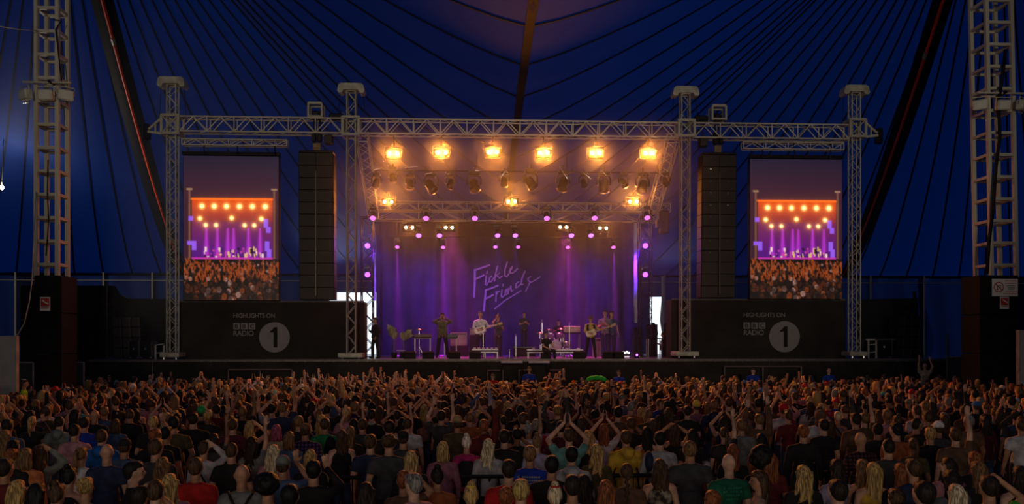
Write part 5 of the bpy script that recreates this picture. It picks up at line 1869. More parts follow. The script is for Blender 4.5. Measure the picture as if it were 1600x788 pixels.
 (1596, 666, 'short', 'brown', 'white', 'short', 'idle', 0, 'white tee cut by the right edge'),
 (1400, 782, 'curly', 'brown', 'black', 'short', 'idle', 1, 'brown curls at the bottom edge, right'),
 (1443, 781, 'short', 'dark', 'black', 'short', 'idle', 0, 'broad dark head at the bottom edge, right'),
 (1203, 721, 'long', 'ginger', 'dark red', 'short', 'idle', 1, 'ginger hair right of the large afro'),
 (1008, 617, 'bob', 'white', 'black', 'short', 'idle', 1, 'white hair, far back at the centre right'),
 (1146, 612, 'bob', 'white', 'black', 'short', 'idle', 1, 'white hair, far back below the right line array'),
]
OCC = []
def head_to_xy(px, py, h=1.62):
    p = on_z(px, py, h)
    return p.x, p.y
for i, (px, py, hair, hcol, top, style, pose, fem, words_) in enumerate(NEAR):
    sc = .955 if fem else 1.0
    x, y = head_to_xy(px, py, 1.63 * sc)
    lab = 'person with ' + words_
    legs = 'denim blue' if 'jeans' in words_ else 'rust' if 'rust trousers' in words_ else ('black', 'dark', 'denim blue', 'navy')[i % 4]
    fab = 'plaid' if 'plaid' in top else 'print' if top == 'black and white' else 'plain'
    broad = ('broad' in words_) or ('big' in words_)
    yaw = 0.12 * math.sin(i * 5.1)
    if 'profile' in words_:
        yaw = 1.35
    if 'turned to the right' in words_ :
        yaw = -1.3
    if 'to the side' in words_:
        yaw = -1.1
    if 'grey hair and pale pink' in words_:
        yaw = .8
    o = person(x, y, hair, hcol, top, style, pose, legs, yaw, sc * (1.03 if broad else 1), bool(fem), i % 3, lab, 'crowd nearest the camera', fab)
    if broad:
        o.scale = (1.16, 1.12, 1.03)
    LABELS.add(lab)
    OCC.append((x, y))
    if 'backpack' in words_:
        add_backpack(o, (.015, .015, .018))
    if 'crossed black braces' in words_ or 'cross strap' in words_:
        add_straps(o, (.008, .008, .008), 'braces' in words_)
    if 'black strap' in words_ or 'shoulder strap' in words_:
        add_straps(o, (.01, .01, .02))
    if 'grey words' in words_:
        add_print(o, (10, 12, 7), (.30, .32, .38))
    if 'faint print' in words_:
        add_print(o, (8, 8, 6, 5), (.02, .22, .13))
    if 'navy shoulder' in words_:
        g = Geo().ell((-.16, -.0, 1.30), (.075, .137, .16))
        q = mk('navy_panel', g, M_FABRIC, o, True)
        q.color = TC['navy'] + (1,)
    if 'white collar' in words_:
        g = Geo().lathe([(.075, 1.44), (.082, 1.47), (.07, 1.50), (.066, 1.47)], 14, (0, -.01, 0))
        q = mk('collar', g, M_FABRIC, o, True)
        q.color = TC['white'] + (1,)
    if 'two clips' in words_ or 'red band' in words_:
        g = Geo().lathe([(.05, 1.735), (.056, 1.745), (.05, 1.755)], 12, (0, -.06, 0))
        q = mk('hair_band', g, M_FABRIC, o, True)
        q.color = (HATC['red'] if 'red' in words_ else HATC['yellow']) + (1,)
    if 'large black afro' in words_:
        q = [ch for ch in o.children if ch.name.startswith('hair')][0]
        q.scale = (1.5, 1.35, 1.45)
        q.location = (0, .01, 1.66 * (1 - 1.45))
    if 'white bag' in words_:
        q = mk('shoulder_bag', Geo().bbox((.24, -.12, 1.05), (.10, .16, .34), .03), M_FABRIC, o, True)
        q.color = TC['white'] + (1,)
    if 'green tee under' in words_:
        q = mk('jacket_panel', Geo().ell((.10, -.03, 1.22), (.12, .14, .22)), M_FABRIC, o, True)
        q.color = TC['black'] + (1,)
    if 'something pale' in words_:
        q = mk('pale_cup', Geo().cone((0, .16, 1.93), (0, .16, 2.04), .03, .04, 10), M_FABRIC, o, True)
        q.color = (.4, .55, .4, 1)
# the rest of the 300 nearest people, filled in where no placed person stands
r_ = random.Random(21)
def free(x, y, dx=.46, dy=.55):
    for (a, b_) in OCC:
        if abs(a - x) < dx and abs(b_ - y) < dy:
            return False
    return True
hw_ = {'short': 'short', 'cropped': 'cropped', 'long': 'long', 'verylong': 'very long', 'wavy': 'wavy', 'bob': 'bobbed', 'ponytail': 'ponytailed', 'plait': 'plaited', 'bun': 'tied-up', 'curly': 'curly'}
pool_h = ['short'] * 9 + ['cropped'] * 5 + ['long'] * 7 + ['wavy'] * 3 + ['bob'] * 3 + ['ponytail'] * 3 + ['bun'] * 2 + ['curly'] * 2 + ['plait'] + ['verylong'] * 2
pool_c = ['dark'] * 6 + ['brown'] * 7 + ['black'] * 4 + ['light brown'] * 4 + ['blonde'] * 3 + ['ginger'] * 1 + ['grey']
pool_t = ['black'] * 12 + ['dark'] * 6 + ['dark grey'] * 5 + ['navy'] * 4 + ['grey'] * 2 + ['white'] * 1 + ['denim blue'] * 2 + ['maroon'] * 2 + ['brown'] * 3 + ['olive'] * 2 + ['dark red'] * 2 + ['beige'] + ['pink'] + ['lilac'] + ['rust']
def pick_pose(Y, px):
    if Y > 14 and 330 < px < 1250:
        return r_.choice(['idle', 'idle', 'idle', 'chest', 'clap', 'high', 'one', 'phone', 'mix', 'pocket'])
    if Y > 12:
        return r_.choice(['idle'] * 8 + ['chest', 'mix', 'pocket', 'clap', 'one', 'phone'])
    return r_.choice(['idle'] * 8 + ['chest', 'mix', 'pocket', 'head'])
TARGET_N = 300
n_fill = 0
tries = 0
Yrow = 8.05
cand = []
while Yrow < 23:
    half = .64 * Yrow + .6
    x = -half
    while x < half:
        cand.append((Yrow + r_.uniform(-.22, .22), x + r_.uniform(-.12, .12)))
        x += (.56 if Yrow > 12 else .62) + r_.uniform(0, .22)
    Yrow += .72 if Yrow < 13 else .62
for (Y, xo) in cand:
    if len(OCC) >= TARGET_N:
        break
    x = xo + CX + Y * math.tan(YAW)
    if not free(x, Y):
        continue
    px, py, dep = to_px((x, Y, 1.7))
    if px < -15 or px > 1615 or py > 800:
        continue
    sz = FPX * .2 / dep
    if Y < 17 and any(abs(px - q[0]) < sz * 1.25 and sz * .6 < py + sz * .5 - q[1] < sz * 3.4 and q[4] not in ('black', 'dark') for q in NEAR):
        continue
    if Y < 11.5 and r_.random() < .35:
        continue
    if abs(x - mastL.location.x) < .9 and abs(Y - 28) < 1:
        continue
    hair, hcol, top = r_.choice(pool_h), r_.choice(pool_c), r_.choice(pool_t)
    fem = hair in ('long', 'wavy', 'bob', 'ponytail', 'bun', 'plait', 'verylong')
    pose = pick_pose(Y, px)
    pw = {'clap': 'clapping overhead', 'high': 'both arms raised', 'one': 'one arm raised', 'phone': 'phone arm up', 'head': 'hand to head', 'over': 'arms over head'}.get(pose, '')
    for _ in range(40):
        lab = 'person, %s %s hair, %s top%s, %s' % (hw_[hair], hcol, top, (', ' + pw) if pw else '', place_desc(px, Y))
        if lab not in LABELS:
            break
        hcol, top = r_.choice(pool_c), r_.choice(pool_t)
    wds = lab.split()
    if len(wds) > 16:
        lab = lab.replace('outermost ', 'outer ').replace('person, ', '').replace('just ', '').replace('front-of-picture row', 'front row')
        wds = lab.split()
    if len(wds) > 16:
        lab = lab.replace(' top', '').replace('right of the right speaker stack', 'past the right speakers')
    LABELS.add(lab)
    style = r_.choice(['short', 'short', 'short', 'long', 'strap'] if fem else ['short', 'short', 'short', 'long', 'hood'])
    person(x, Y, hair, hcol, top, style, pose, r_.choice(['black', 'dark', 'denim blue', 'navy', 'dark grey']), r_.gauss(0, .22), r_.uniform(.92, .99) if fem else r_.uniform(.97, 1.06), fem, r_.choice([0, 0, 0, 1, 2, 2, 3, 4]), lab, 'crowd nearest the camera')
    OCC.append((x, Y))
    Ylast = Y

# ------------------------------------------------------------------ everyone beyond the 300: one crowd mass of real bodies
def arr(me):
    n_ = len(me.vertices)
    v = np.empty(n_ * 3)
    me.vertices.foreach_get('co', v)
    t = np.array([tuple(p.vertices) for p in me.polygons if len(p.vertices) == 3] + [(p.vertices[0], p.vertices[a], p.vertices[a + 1]) for p in me.polygons if len(p.vertices) > 3 for a in range(1, len(p.vertices) - 1)], dtype=np.int64)
    return v.reshape(-1, 3), t
far_parts = {}
for po in ('idle', 'chest', 'clap', 'high', 'one', 'phone', 'over'):
    far_parts['b', po] = arr(decimated(get_mesh('body', (po,)), 560 if po in ('clap', 'high', 'one', 'over', 'phone') else 300))
    for st_ in ('short', 'long'):
        far_parts['t', po, st_] = arr(decimated(get_mesh('top', (po, st_, 'plain')), 150))
far_parts['l'] = arr(decimated(get_mesh('trousers', ()), 60))
for h in ('short', 'cropped', 'long', 'bob', 'bun', 'cap', 'curly', 'ponytail'):
    far_parts['h', h] = arr(decimated(get_mesh('hair', (h,)), 110))
VV, TT, CC = [], [], []
off = 0
fr = random.Random(5)
Y = Ylast - .2
count = 0
while Y < 31.6:
    half = .64 * Y + .8
    x = -half + fr.uniform(0, .4)
    while x < half:
        xx, yy = x + CX + Y * math.tan(YAW) + fr.uniform(-.1, .1), Y + fr.uniform(-.24, .24)
        px, py, dep = to_px((xx, yy, 1.7))
        x += (.43 if 200 < px < 1500 else .55) + fr.uniform(0, .22)
        if px < -12 or px > 1612 or not free(xx, yy, .36, .42):
            continue
        if (abs(xx - mastL.location.x) < .85 or abs(xx - mastR.location.x) < .95) and abs(yy - 28.3) < 1.1:
            continue
        if xx < at(27, 500, 26.5).x + .3 and 26 < yy < 27:
            continue
        if Y > 27 and (px < 140 or px > 1480) and fr.random() < .45:
            continue
        u = (px - 800) / 800
        lively = max(.08, .48 - abs(u + .12) * .75) * (1 if yy > 17 else .6)
        po = fr.choice(['clap', 'clap', 'high', 'one', 'phone', 'over', 'clap']) if fr.random() < lively else fr.choice(['idle', 'idle', 'idle', 'chest'])
        st_ = fr.choice(['short', 'short', 'long'])
        h = fr.choice(['short', 'short', 'short', 'cropped', 'cropped', 'long', 'long', 'bob', 'bun', 'curly', 'ponytail', 'cap'] + ['long'])
        sc = fr.uniform(.91, 1.06)
        if yy > 23 and any(abs(px - q) < 22 for q in (932, 827, 770, 791, 967, 909, 1177, 1295, 38)):
            po, sc = 'idle', min(sc, .94)
        yw = fr.gauss(0, .3)
        c_, s_ = math.cos(yw) * sc, math.sin(yw) * sc
        sk = fr.choice(SKINS[:3] + SKINS)
        tc_ = TC[fr.choice(pool_t + ['black', 'black', 'brown', 'white', 'grey', 'red', 'royal blue', 'light blue', 'pink'])]
        hc_ = HATC[fr.choice(['black', 'white', 'blue', 'red', 'grey', 'black'])] if h == 'cap' else HC[fr.choice(pool_c)]
        for key, col in ((('b', po), sk), (('t', po, st_), tc_), ('l', (.015, .016, .022)), (('h', h), hc_)):
            v, t = far_parts[key]
            w = np.empty_like(v)
            w[:, 0] = v[:, 0] * c_ - v[:, 1] * s_ + xx
            w[:, 1] = v[:, 0] * s_ + v[:, 1] * c_ + yy
            w[:, 2] = v[:, 2] * sc
            VV.append(w)
            TT.append(t + off)
            CC.append(np.tile(np.array(col + (1.0,)), (len(v), 1)))
            off += len(v)
        count += 1
    Y += .50
print('far crowd', count, 'named', len(OCC), 'Ylast', Ylast)
VV, TT, CC = np.concatenate(VV), np.concatenate(TT), np.concatenate(CC)
me = bpy.data.meshes.new('crowd')
me.vertices.add(len(VV))
me.vertices.foreach_set('co', VV.ravel())
me.loops.add(len(TT) * 3)
me.loops.foreach_set('vertex_index', TT.ravel().astype(np.int32))
me.polygons.add(len(TT))
me.polygons.foreach_set('loop_start', np.arange(0, len(TT) * 3, 3, dtype=np.int32))
me.polygons.foreach_set('loop_total', np.full(len(TT), 3, dtype=np.int32))
me.update(calc_edges=True)
me.validate()
me.polygons.foreach_set('use_smooth', [True] * len(me.polygons))
att = me.attributes.new('own_colour', 'FLOAT_COLOR', 'POINT')
att.data.foreach_set('color', CC.ravel())
m, n, b = node_mat('crowd_colours')
ca = n.nodes.new('ShaderNodeAttribute')
ca.attribute_name = 'own_colour'
n.links.new(ca.outputs['Color'], b.inputs['Base Color'])
b.inputs['Roughness'].default_value = .65
b.inputs['Specular IOR Level'].default_value = .35
me.materials.append(m)
crowd = link('crowd', me)
tag(crowd, 'dense crowd of small far figures packed up to the stage, many with raised arms', 'crowd', None, 'stuff')
# ================================================================== CREW IN THE PIT AND THE BAND
def custom(name_label, x, y, z0, ra, la, top, style, hair, hcol, legs='black', legpose='stand', yaw=math.pi, sc=1.0, skin=0, head_yaw=0, head_pitch=0, cat='person', group=None, fabric='plain', tri=6000):
    rt = thing('person', (x, y, z0), name_label, 'person', group, yaw)
    rt.scale = (sc, sc, sc)
    ra, la = ARMS.get(ra, ra) if isinstance(ra, str) else ra, ARMS.get(la, la) if isinstance(la, str) else la
    me = solidify_shape(body_geo(ra, la, legpose, 0, head_yaw, head_pitch), .011, tri)
    me.materials.append(M_SKIN)
    b_ = link('body', me, rt)
    b_.color = SKINS[skin] + (1,)
    me = solidify_shape(top_geo(ra, la, style), .015, 2200, 3)
    me.materials.append(M_FABRIC)
    t = link('top', me, rt)
    t.color = (TC[top] if isinstance(top, str) else top) + (1,)
    me = solidify_shape(trousers_geo(legpose), .016, 1400, 3)
    me.materials.append(M_FABRIC)
    l = link('trousers', me, rt)
    l.color = (TC[legs] if isinstance(legs, str) else legs) + (1,)
    if hair:
        h = link('hat' if hair in ('hat', 'cap', 'beanie') else 'hair', get_mesh('hair', (hair,)), rt)
        h.rotation_euler = (head_pitch, 0, head_yaw)
        q = Matrix.Rotation(head_yaw, 3, 'Z') @ Matrix.Rotation(head_pitch, 3, 'X')
        hc = Vector((0, 0, 1.53))
        h.rotation_euler = q.to_euler()
        h.location = hc - q @ hc
        h.color = (HATC[hcol] if hair in ('hat', 'cap', 'beanie') else HC[hcol]) + (1,)
    e = link('eyes', EYES, rt)
    q = Matrix.Rotation(head_yaw, 3, 'Z') @ Matrix.Rotation(head_pitch, 3, 'X')
    hc = Vector((0, 0, 1.53))
    e.rotation_euler = q.to_euler()
    e.location = hc - q @ hc
    return rt
# pit crew behind the barrier, standing on its step
for (px, py, top, hair, hcol, lab, skin) in (
    (827, 578, 'royal blue', 'short', 'brown', 'pit crew person in a royal blue tee below the seated man', 0),
    (967, 583, 'royal blue', 'short', 'dark', 'pit crew person in a dark blue tee right of the green winged hat', 1),
    (909, 594, 'royal blue', 'short', 'grey', 'grey-haired pit crew person in blue, left of the green winged hat', 0),
    (1177, 580, 'royal blue', 'short', 'brown', 'pit crew person in blue before the right banner lettering', 2),
    (1295, 580, 'royal blue', 'cropped', 'light brown', 'pit crew person in blue before the right banner corner', 0),
    (770, 589, 'red', 'bob', 'brown', 'pit crew person in a red top, left of a white cap', 2),
    (877, 594, 'dark', 'short', 'dark', 'pit crew person in a dark top left of a grey-haired man', 0),
    (235, 590, 'black', 'cropped', 'light brown', 'person in black raised above the crowd below the outer left tower', 0),
    (1445, 572, 'beige', 'cropped', 'light brown', 'person carried above the crowd with bare arms, right of speakers', 0),
    (171, 591, 'dark', 'short', 'brown', 'person in a dark top before the skirt, below the left speakers', 1),
    (419, 590, 'dark', 'short', 'light brown', 'person in a dark top before the hatch below the left numeral', 2)):
    p = at(px, py, 33.4)
    up_ = top == 'beige'
    z0 = p.z - 1.63 if up_ else .35
    o = person(p.x, p.y, hair, hcol, top, 'short', 'high' if up_ else 'mix', 'black', math.pi + random.uniform(-.5, .5), (p.z - z0) / 1.63, False, skin, lab, 'people raised before the stage skirt', z0=z0)
pp = thing('pit_platform', (0, 33.4, 0), 'low black platform in the pit along the stage skirt', 'platform')
mk('platform_board', Geo().box((0, 0, .32), (38, .9, .06)), M_BPAINT, pp)
for k in range(16):
    mk('leg', Geo().box((-18.5 + 37 * k / 15, 0, .15), (.08, .8, .3)), M_BPAINT, pp)
p = at(38, 600, 27.0)
o = person(p.x, p.y, 'short', 'brown', 'hi-vis yellow', 'short', 'chest', 'black', -1.2, p.z / 1.63, False, 0, 'person in a hi-vis yellow vest by the pale panel at far left', 'stewards')
p = at(791, 598, 31.9)
person(p.x, p.y, 'cap', 'white', 'brown', 'short', 'idle', 'black', math.pi, p.z / 1.68, False, 0, 'person with a white cap facing the crowd at the front')
# the green winged foam hat in the front rows
p = at(932, 597, 31.8)
o = person(p.x, p.y, 'short', 'brown', 'brown', 'short', 'idle', 'black', 0, p.z / 1.66, False, 1, 'person wearing a green winged foam hat in the front rows')
g = Geo()
for s_ in (-1, 1):
    g.ell((s_ * .20, 0, 1.80), (.20, .11, .10), Matrix.Rotation(s_ * .25, 3, 'Y'))
    g.ell((s_ * .33, 0, 1.72), (.07, .09, .07), None, ICO1)
g.ell((0, 0, 1.83), (.09, .09, .11))
me = solidify_shape(g, .02, 1500, 2)
me.materials.append(mat('green_foam', (.015, .42, .04), .8))
link('winged_hat', me, o)

# ---- band
def riser(x, y, z, lab, w=1.1):
    o = thing('riser', (x, y, ZD), lab, 'riser')
    mk('riser_box', Geo().bbox((0, 0, (z - ZD) / 2), (w, .8, z - ZD), .02), M_BPAINT, o)
    mk('front_batten', Geo().box((0, -.41, z - ZD - .04), (w, .02, .05)), M_DARKMET, o)
def band_at(px, py_head, Y, h=1.63):
    p = at(px, py_head, Y)
    return p.x, p.y, p.z - h
def guitar(parent, col_body, pick, cx_, cy_, cz_, neck_ang, L=1.0, bass=False):
    """flat solid body, neck, headstock; lies in the plane before the belly (local +Y is the front)"""
    q = Matrix.Rotation(neck_ang, 3, 'Y')
    base = Vector((cx_, cy_, cz_))
    poly = []
    for i in range(28):
        a = 2 * math.pi * i / 28
        r = .155 + .03 * math.cos(2 * a) - .02 * math.cos(4 * a) + (.03 if abs(a - .7) < .35 or abs(a - 5.6) < .3 else 0)
        poly.append((math.cos(a) * r * 1.22, math.sin(a) * r * .92))
    X, Z = q @ Vector((1, 0, 0)), q @ Vector((0, 0, 1))
    mk('guitar_body', Geo().prism(poly, base, X, Z, .045), mat('guitar_' + col_body[0], col_body[1], .25, 0, .1, 4, .6), parent)
    k_ = .4 if bass else .55
    poly2 = [(a * k_ + .02, b * k_ * .9 - .02) for a, b in poly]
    mk('guitar_pickguard', Geo().prism(poly2, base + Vector((0, .006, 0)), X, Z, .006), mat('pick_' + pick[0], pick[1], .3), parent)
    nl = .72 * L if bass else .55 * L
    mk('guitar_neck', Geo().box(base + X * (.16 + nl / 2) + Vector((0, -.01, 0)), (nl, .028, .05), q), M_WOOD, parent)
    mk('guitar_headstock', Geo().prism([(0, -.03), (.05, -.045), (.17, -.05), (.18, .0), (.16, .05), (.04, .04)], base + X * (.16 + nl), X, Z, .02), M_WOOD, parent)
    g = Geo()
    for k in range(4 if bass else 6):
        g.ell(base + X * (.16 + nl + .04 + .024 * k) + Z * .055, (.01, .01, .014), None, ICO1)
    o = mk('tuning_pegs', g, M_CHROME, parent)
    o['kind'] = 'stuff'
# white-shirted guitarist
x, y, z = band_at(750.5, 492, 39.0)
gt = custom('person in a white shirt playing a pale electric guitar at stage centre left', x, y, ZD, ((.26, .03, 1.12), (.08, .22, 1.08), (-.9, .1, -.3), (0, -1, 0)), ((.30, .05, 1.16), (.50, .24, 1.20), (-.3, .2, .9), (-1, 0, 0)), 'white', 'long', 'short', 'brown', 'black', 'stand', math.pi, (z + 1.63 - ZD) / 1.63, 0)
guitar(gt, ('cream', (.72, .6, .48)), ('maroon', (.15, .03, .03)), .02, .19, 1.05, math.pi - (-.30) , 1.0)
ZG = z
# black-dressed silhouette at the left front
x, y, z = band_at(586.5, 501, 36.6)
custom('person all in black at the left front of the stage by the second tower', x, y, ZD, 'chest', 'pocket', 'black', 'long', 'short', 'black', 'black', 'wide', math.pi - .9, (z + 1.63 - ZD) / 1.63, 1)
# jacketed singer, hands at the mouth
x, y, z = band_at(691.5, 494, 38.2)
kb = custom('person in an open olive jacket, both hands raised to a microphone', x, y, ZD, ((.34, .10, 1.40), (.06, .17, 1.56), (-.9, .2, .3), (0, -1, 0)), ((.34, .10, 1.40), (.08, .17, 1.55), (-.9, .2, .3), (0, -1, 0)), (.12, .11, .04), 'long', 'short', 'dark', 'black', 'wide', math.pi, (z + 1.63 - ZD) / 1.63, 1)
mk('microphone', Geo().cap((0, .20, 1.58), (0, .28, 1.50), .028, .018, 8), M_DARKMET, kb)
for s_ in (-1, 1):
    q = mk('jacket_flap', Geo().bbox((s_ * .125, .10, 1.05), (.10, .06, .55), .025), M_FABRIC, kb, True)
    q.color = (.13, .12, .045, 1)
# horn player behind
x, y, z = band_at(778, 497, 40.5)
hp = custom('person in dark clothes with a raised hand behind the white-shirted guitarist', x, y, ZD, ((.30, .12, 1.45), (.14, .22, 1.66), (0, .1, 1), (0, 1, 0)), 'chest', 'dark grey', 'short', 'curly', 'ginger', 'dark', 'stand', math.pi + .5, (z + 1.63 - ZD) / 1.63, 0)
# percussionist at the rear
x, y, z = band_at(819, 492, 42.5)
custom('dim person standing at the rear left of the drum kit', x, y, z, 'chest', 'chest', 'dark grey', 'short', 'short', 'dark', 'dark', 'stand', math.pi + .2, 1.0, 0)
riser(x, y, z, 'dark riser under the dim person at the rear left of the drums')
# seated man at the stage edge
x, y, z = band_at(853, 523, 36.2)
custom('bearded person in black sitting at the front edge of the stage', x, y, z + .0, ((.24, .12, 1.12), (.16, .34, 1.02), (-.3, .8, -.4), (0, 0, -1)), ((.26, .14, 1.14), (.20, .36, 1.03), (-.1, .8, -.5), (0, 0, -1)), 'black', 'short', 'short', 'dark', 'black', 'sit', math.pi + .6, 1.0, 0, 0, .15)
mk('seat_block', Geo().bbox((0, 0, 0), (.45, .4, .34), .03), M_BPAINT, tag(thing('low_seat', (x, y + .06, z + .66), None, None), 'low black block that the man at the stage edge sits on', 'seat'))
# bassist with a hat
x, y, z = band_at(923, 499, 37.6)
bs = custom('person in a brown hat and yellow top playing a sunburst bass', x, y, ZD, ((.25, .03, 1.12), (.08, .22, 1.05), (-.9, .1, -.3), (0, -1, 0)), ((.30, .05, 1.18), (.46, .26, 1.20), (-.3, .2, .9), (-1, 0, 0)), (.60, .42, .12), 'long', 'hat', 'brown', 'black', 'wide', math.pi, (z + 1.63 - ZD) / 1.63, 0)
guitar(bs, ('sunburst', (.62, .30, .07)), ('tan', (.40, .30, .16)), .03, .20, 1.04, math.pi - (-.34), 1.1, True)
for s_ in (-1, 1):
    q = mk('jacket_flap', Geo().bbox((s_ * .13, .04, 1.17), (.11, .14, .48), .03), M_FABRIC, bs, True)
    q.color = (.012, .012, .014, 1)
# tall person behind the bassist and the one beside
x, y, z = band_at(945.5, 490, 40.5)
custom('tall dim person in grey standing behind the bassist', x, y, ZD, 'chest', 'chest', 'grey', 'short', 'short', 'dark', 'navy', 'stand', math.pi - .3, (z + 1.63 - ZD) / 1.63, 0)
x, y, z = band_at(955.5, 491, 41.0)
custom('dim person in a denim shirt right of the tall one behind the bassist', x, y, ZD, 'chest', 'down', 'denim blue', 'short', 'bob', 'brown', 'navy', 'stand', math.pi + .3, (z + 1.63 - ZD) / 1.63, 0)
# drummer and wing people
x, y, z = band_at(873, 504, 42.4)
custom('drummer seen low behind the cymbals', x, y, z, ((.30, .18, 1.15), (.20, .40, 1.20), (-.2, .9, .2), (0, 0, -1)), ((.30, .18, 1.15), (.20, .40, 1.20), (-.2, .9, .2), (0, 0, -1)), 'black', 'short', 'short', 'dark', 'black', 'sit', math.pi, 1.0, 0)
x, y, z = band_at(1021, 508, 45.0)
custom('person silhouetted in the bright right doorway', x, y, ZD, 'chest', 'chest', 'black', 'long', 'short', 'black', 'black', 'stand', math.pi - .8, (z + 1.63 - ZD) / 1.63, 1)
x, y, z = band_at(1036, 518, 40.0)
custom('crouching person in dark clothes at the right wing table', x, y, ZD - .55, 'chest', 'chest', 'dark red', 'short', 'short', 'ginger', 'black', 'stand', 1.2, 1.0, 0)

o = thing('drum_stool', (x, y + .05, ZD), 'black stool the drummer sits on', 'stool')
x, y, z = band_at(873, 504, 42.4)
o.location = (x, y, ZD)
mk('seat', Geo().lathe([(.16, z + .74 - ZD), (.17, z + .78 - ZD), (.15, z + .81 - ZD)], 14), M_BPAINT, o, True)
mk('post', Geo().cone((0, 0, 0), (0, 0, z + .75 - ZD), .03, .03, 8), M_CHROME, o)
# ---- instruments and furniture on stage
def stage_box(px0, px1, py0, py1, Y, name, lab, cat, m, depth=.4, parts=()):
    a, b_ = at(px0, py1, Y), at(px1, py0, Y)
    rt = thing(name, ((a.x + b_.x) / 2, Y, a.z), lab, cat)
    return rt, b_.x - a.x, b_.z - a.z
def amp(px0, px1, py0, py1, Y, lab, m, floor=True):
    rt, w, h = stage_box(px0, px1, py0, py1, Y, 'guitar_amp', lab, 'amplifier', m)
    if floor:
        h += rt.location.z - ZD
        rt.location.z = ZD
    mk('cabinet', Geo().bbox((0, .2, h / 2), (w, .38, h), .03), m, rt)
    mk('grille_cloth', Geo().box((0, .0, h * .42), (w * .86, .02, h * .7)), m, rt)
    mk('control_strip', Geo().box((0, -.01, h * .86), (w * .86, .02, h * .1)), M_DARKMET, rt)
    g = Geo()
    for k in range(6):
        g.ell(((k - 2.5) * w * .13, -.03, h * .86), (.012, .012, .012), None, ICO1)
    q = mk('knobs', g, M_CHROME, rt)
    q['kind'] = 'stuff'
    mk('handle', Geo().tube([(-.1, .2, h), (-.08, .2, h + .04), (.08, .2, h + .04), (.1, .2, h)], .012, 5), M_BPAINT, rt)
    return rt
def stand_for(px0, px1, py, Y, lab, m):
    a, b_ = at(px0, py, Y), at(px1, py, Y)
    rt = thing('equipment_table', ((a.x + b_.x) / 2, Y, ZD), lab, 'table')
    w = b_.x - a.x
    h = a.z - ZD
    mk('table_top', Geo().bbox((0, .2, h), (w + .1, .5, .05), .015), M_BPAINT, rt)
    for sx in (-1, 1):
        for yy in (0, .4):
            mk('leg', Geo().cone((sx * w / 2, yy, 0), (sx * w / 2, yy, h), .022, .022, 8), m, rt)
    return rt, w, h
for args in ((703.5, 730, 519.5, 541, 42.0, 'pinkish square guitar amplifier left of the white-shirted guitarist'), (734, 745, 513, 524, 42.5, 'small pinkish amplifier behind the white-shirted guitarist')):
    q = amp(*args, M_PINKCASE, False)
    wq, hq = at(args[1], 540, args[4]).x - at(args[0], 540, args[4]).x, q.location.z - ZD
    o = thing('amp_case', (q.location.x, args[4], ZD), 'dark case carrying the ' + args[5].split(' amplifier')[0] + ' amplifier', 'case')
    mk('body', Geo().bbox((0, .2, hq / 2), (wq * 1.1, .5, hq), .02), M_BPAINT, o)
    mk('edge_trim', Geo().box((-wq * .53, -.06, hq / 2), (.03, .03, hq)), M_GREY, o)
amp(926.5, 939, 528, 552.5, 41.5, 'tall pinkish bass cabinet behind the hatted bassist', M_PINKCASE)
M_LEGW = mat('white_stand_leg', (.85, .82, .74), .35, .05)
for (x0, x1, py, lab, kc) in ((648, 672, 527.5, 'keyboard table left of the jacketed singer', (.10, .012, .012)), (694.5, 713, 528, 'keyboard table right of the jacketed singer', (.02, .02, .02))):
    rt, w, h = stand_for(x0, x1, py, 38.2, lab, M_LEGW)
    k = thing('keyboard', rt.location + Vector((0, .15, h + .03)), 'stage keyboard on the ' + lab.replace('keyboard table ', 'table '), 'keyboard')
    mk('case', Geo().bbox((0, 0, .05), (w + .15, .34, .1), .015), mat('keyboard_' + str(kc[0]), kc, .4), k)
    g = Geo()
    nk = 18
    for i in range(nk):
        g.box(((i - nk / 2 + .5) * (w + .05) / nk, -.09, .105), ((w + .05) / nk * .85, .14, .012))
    q = mk('keys', g, M_GREY, k)
    q['kind'] = 'stuff'
    mk('front_panel', Geo().box((0, -.18, .0), (w, .02, .22)), mat('keyboard_' + str(kc[0]), kc, .4), k)
# floor keyboard (white) at the right of the drum kit
rt, w, h = stand_for(882, 906, 521, 39.5, 'bent-leg stand under the white keyboard', mat('grey_leg', (.25, .23, .25), .4, .5))
k = thing('keyboard', rt.location + Vector((0, .15, h + .03)), 'white boxy keyboard left of the hatted bassist', 'keyboard')
mk('case', Geo().bbox((0, 0, .16), (w + .05, .3, .30), .03), M_PINKCASE, k)
g = Geo()
for i in range(14):
    g.box(((i - 6.5) * w / 15, -.16, .28), (w / 15 * .8, .05, .02))
q = mk('keys', g, M_WHITE, k)
q['kind'] = 'stuff'
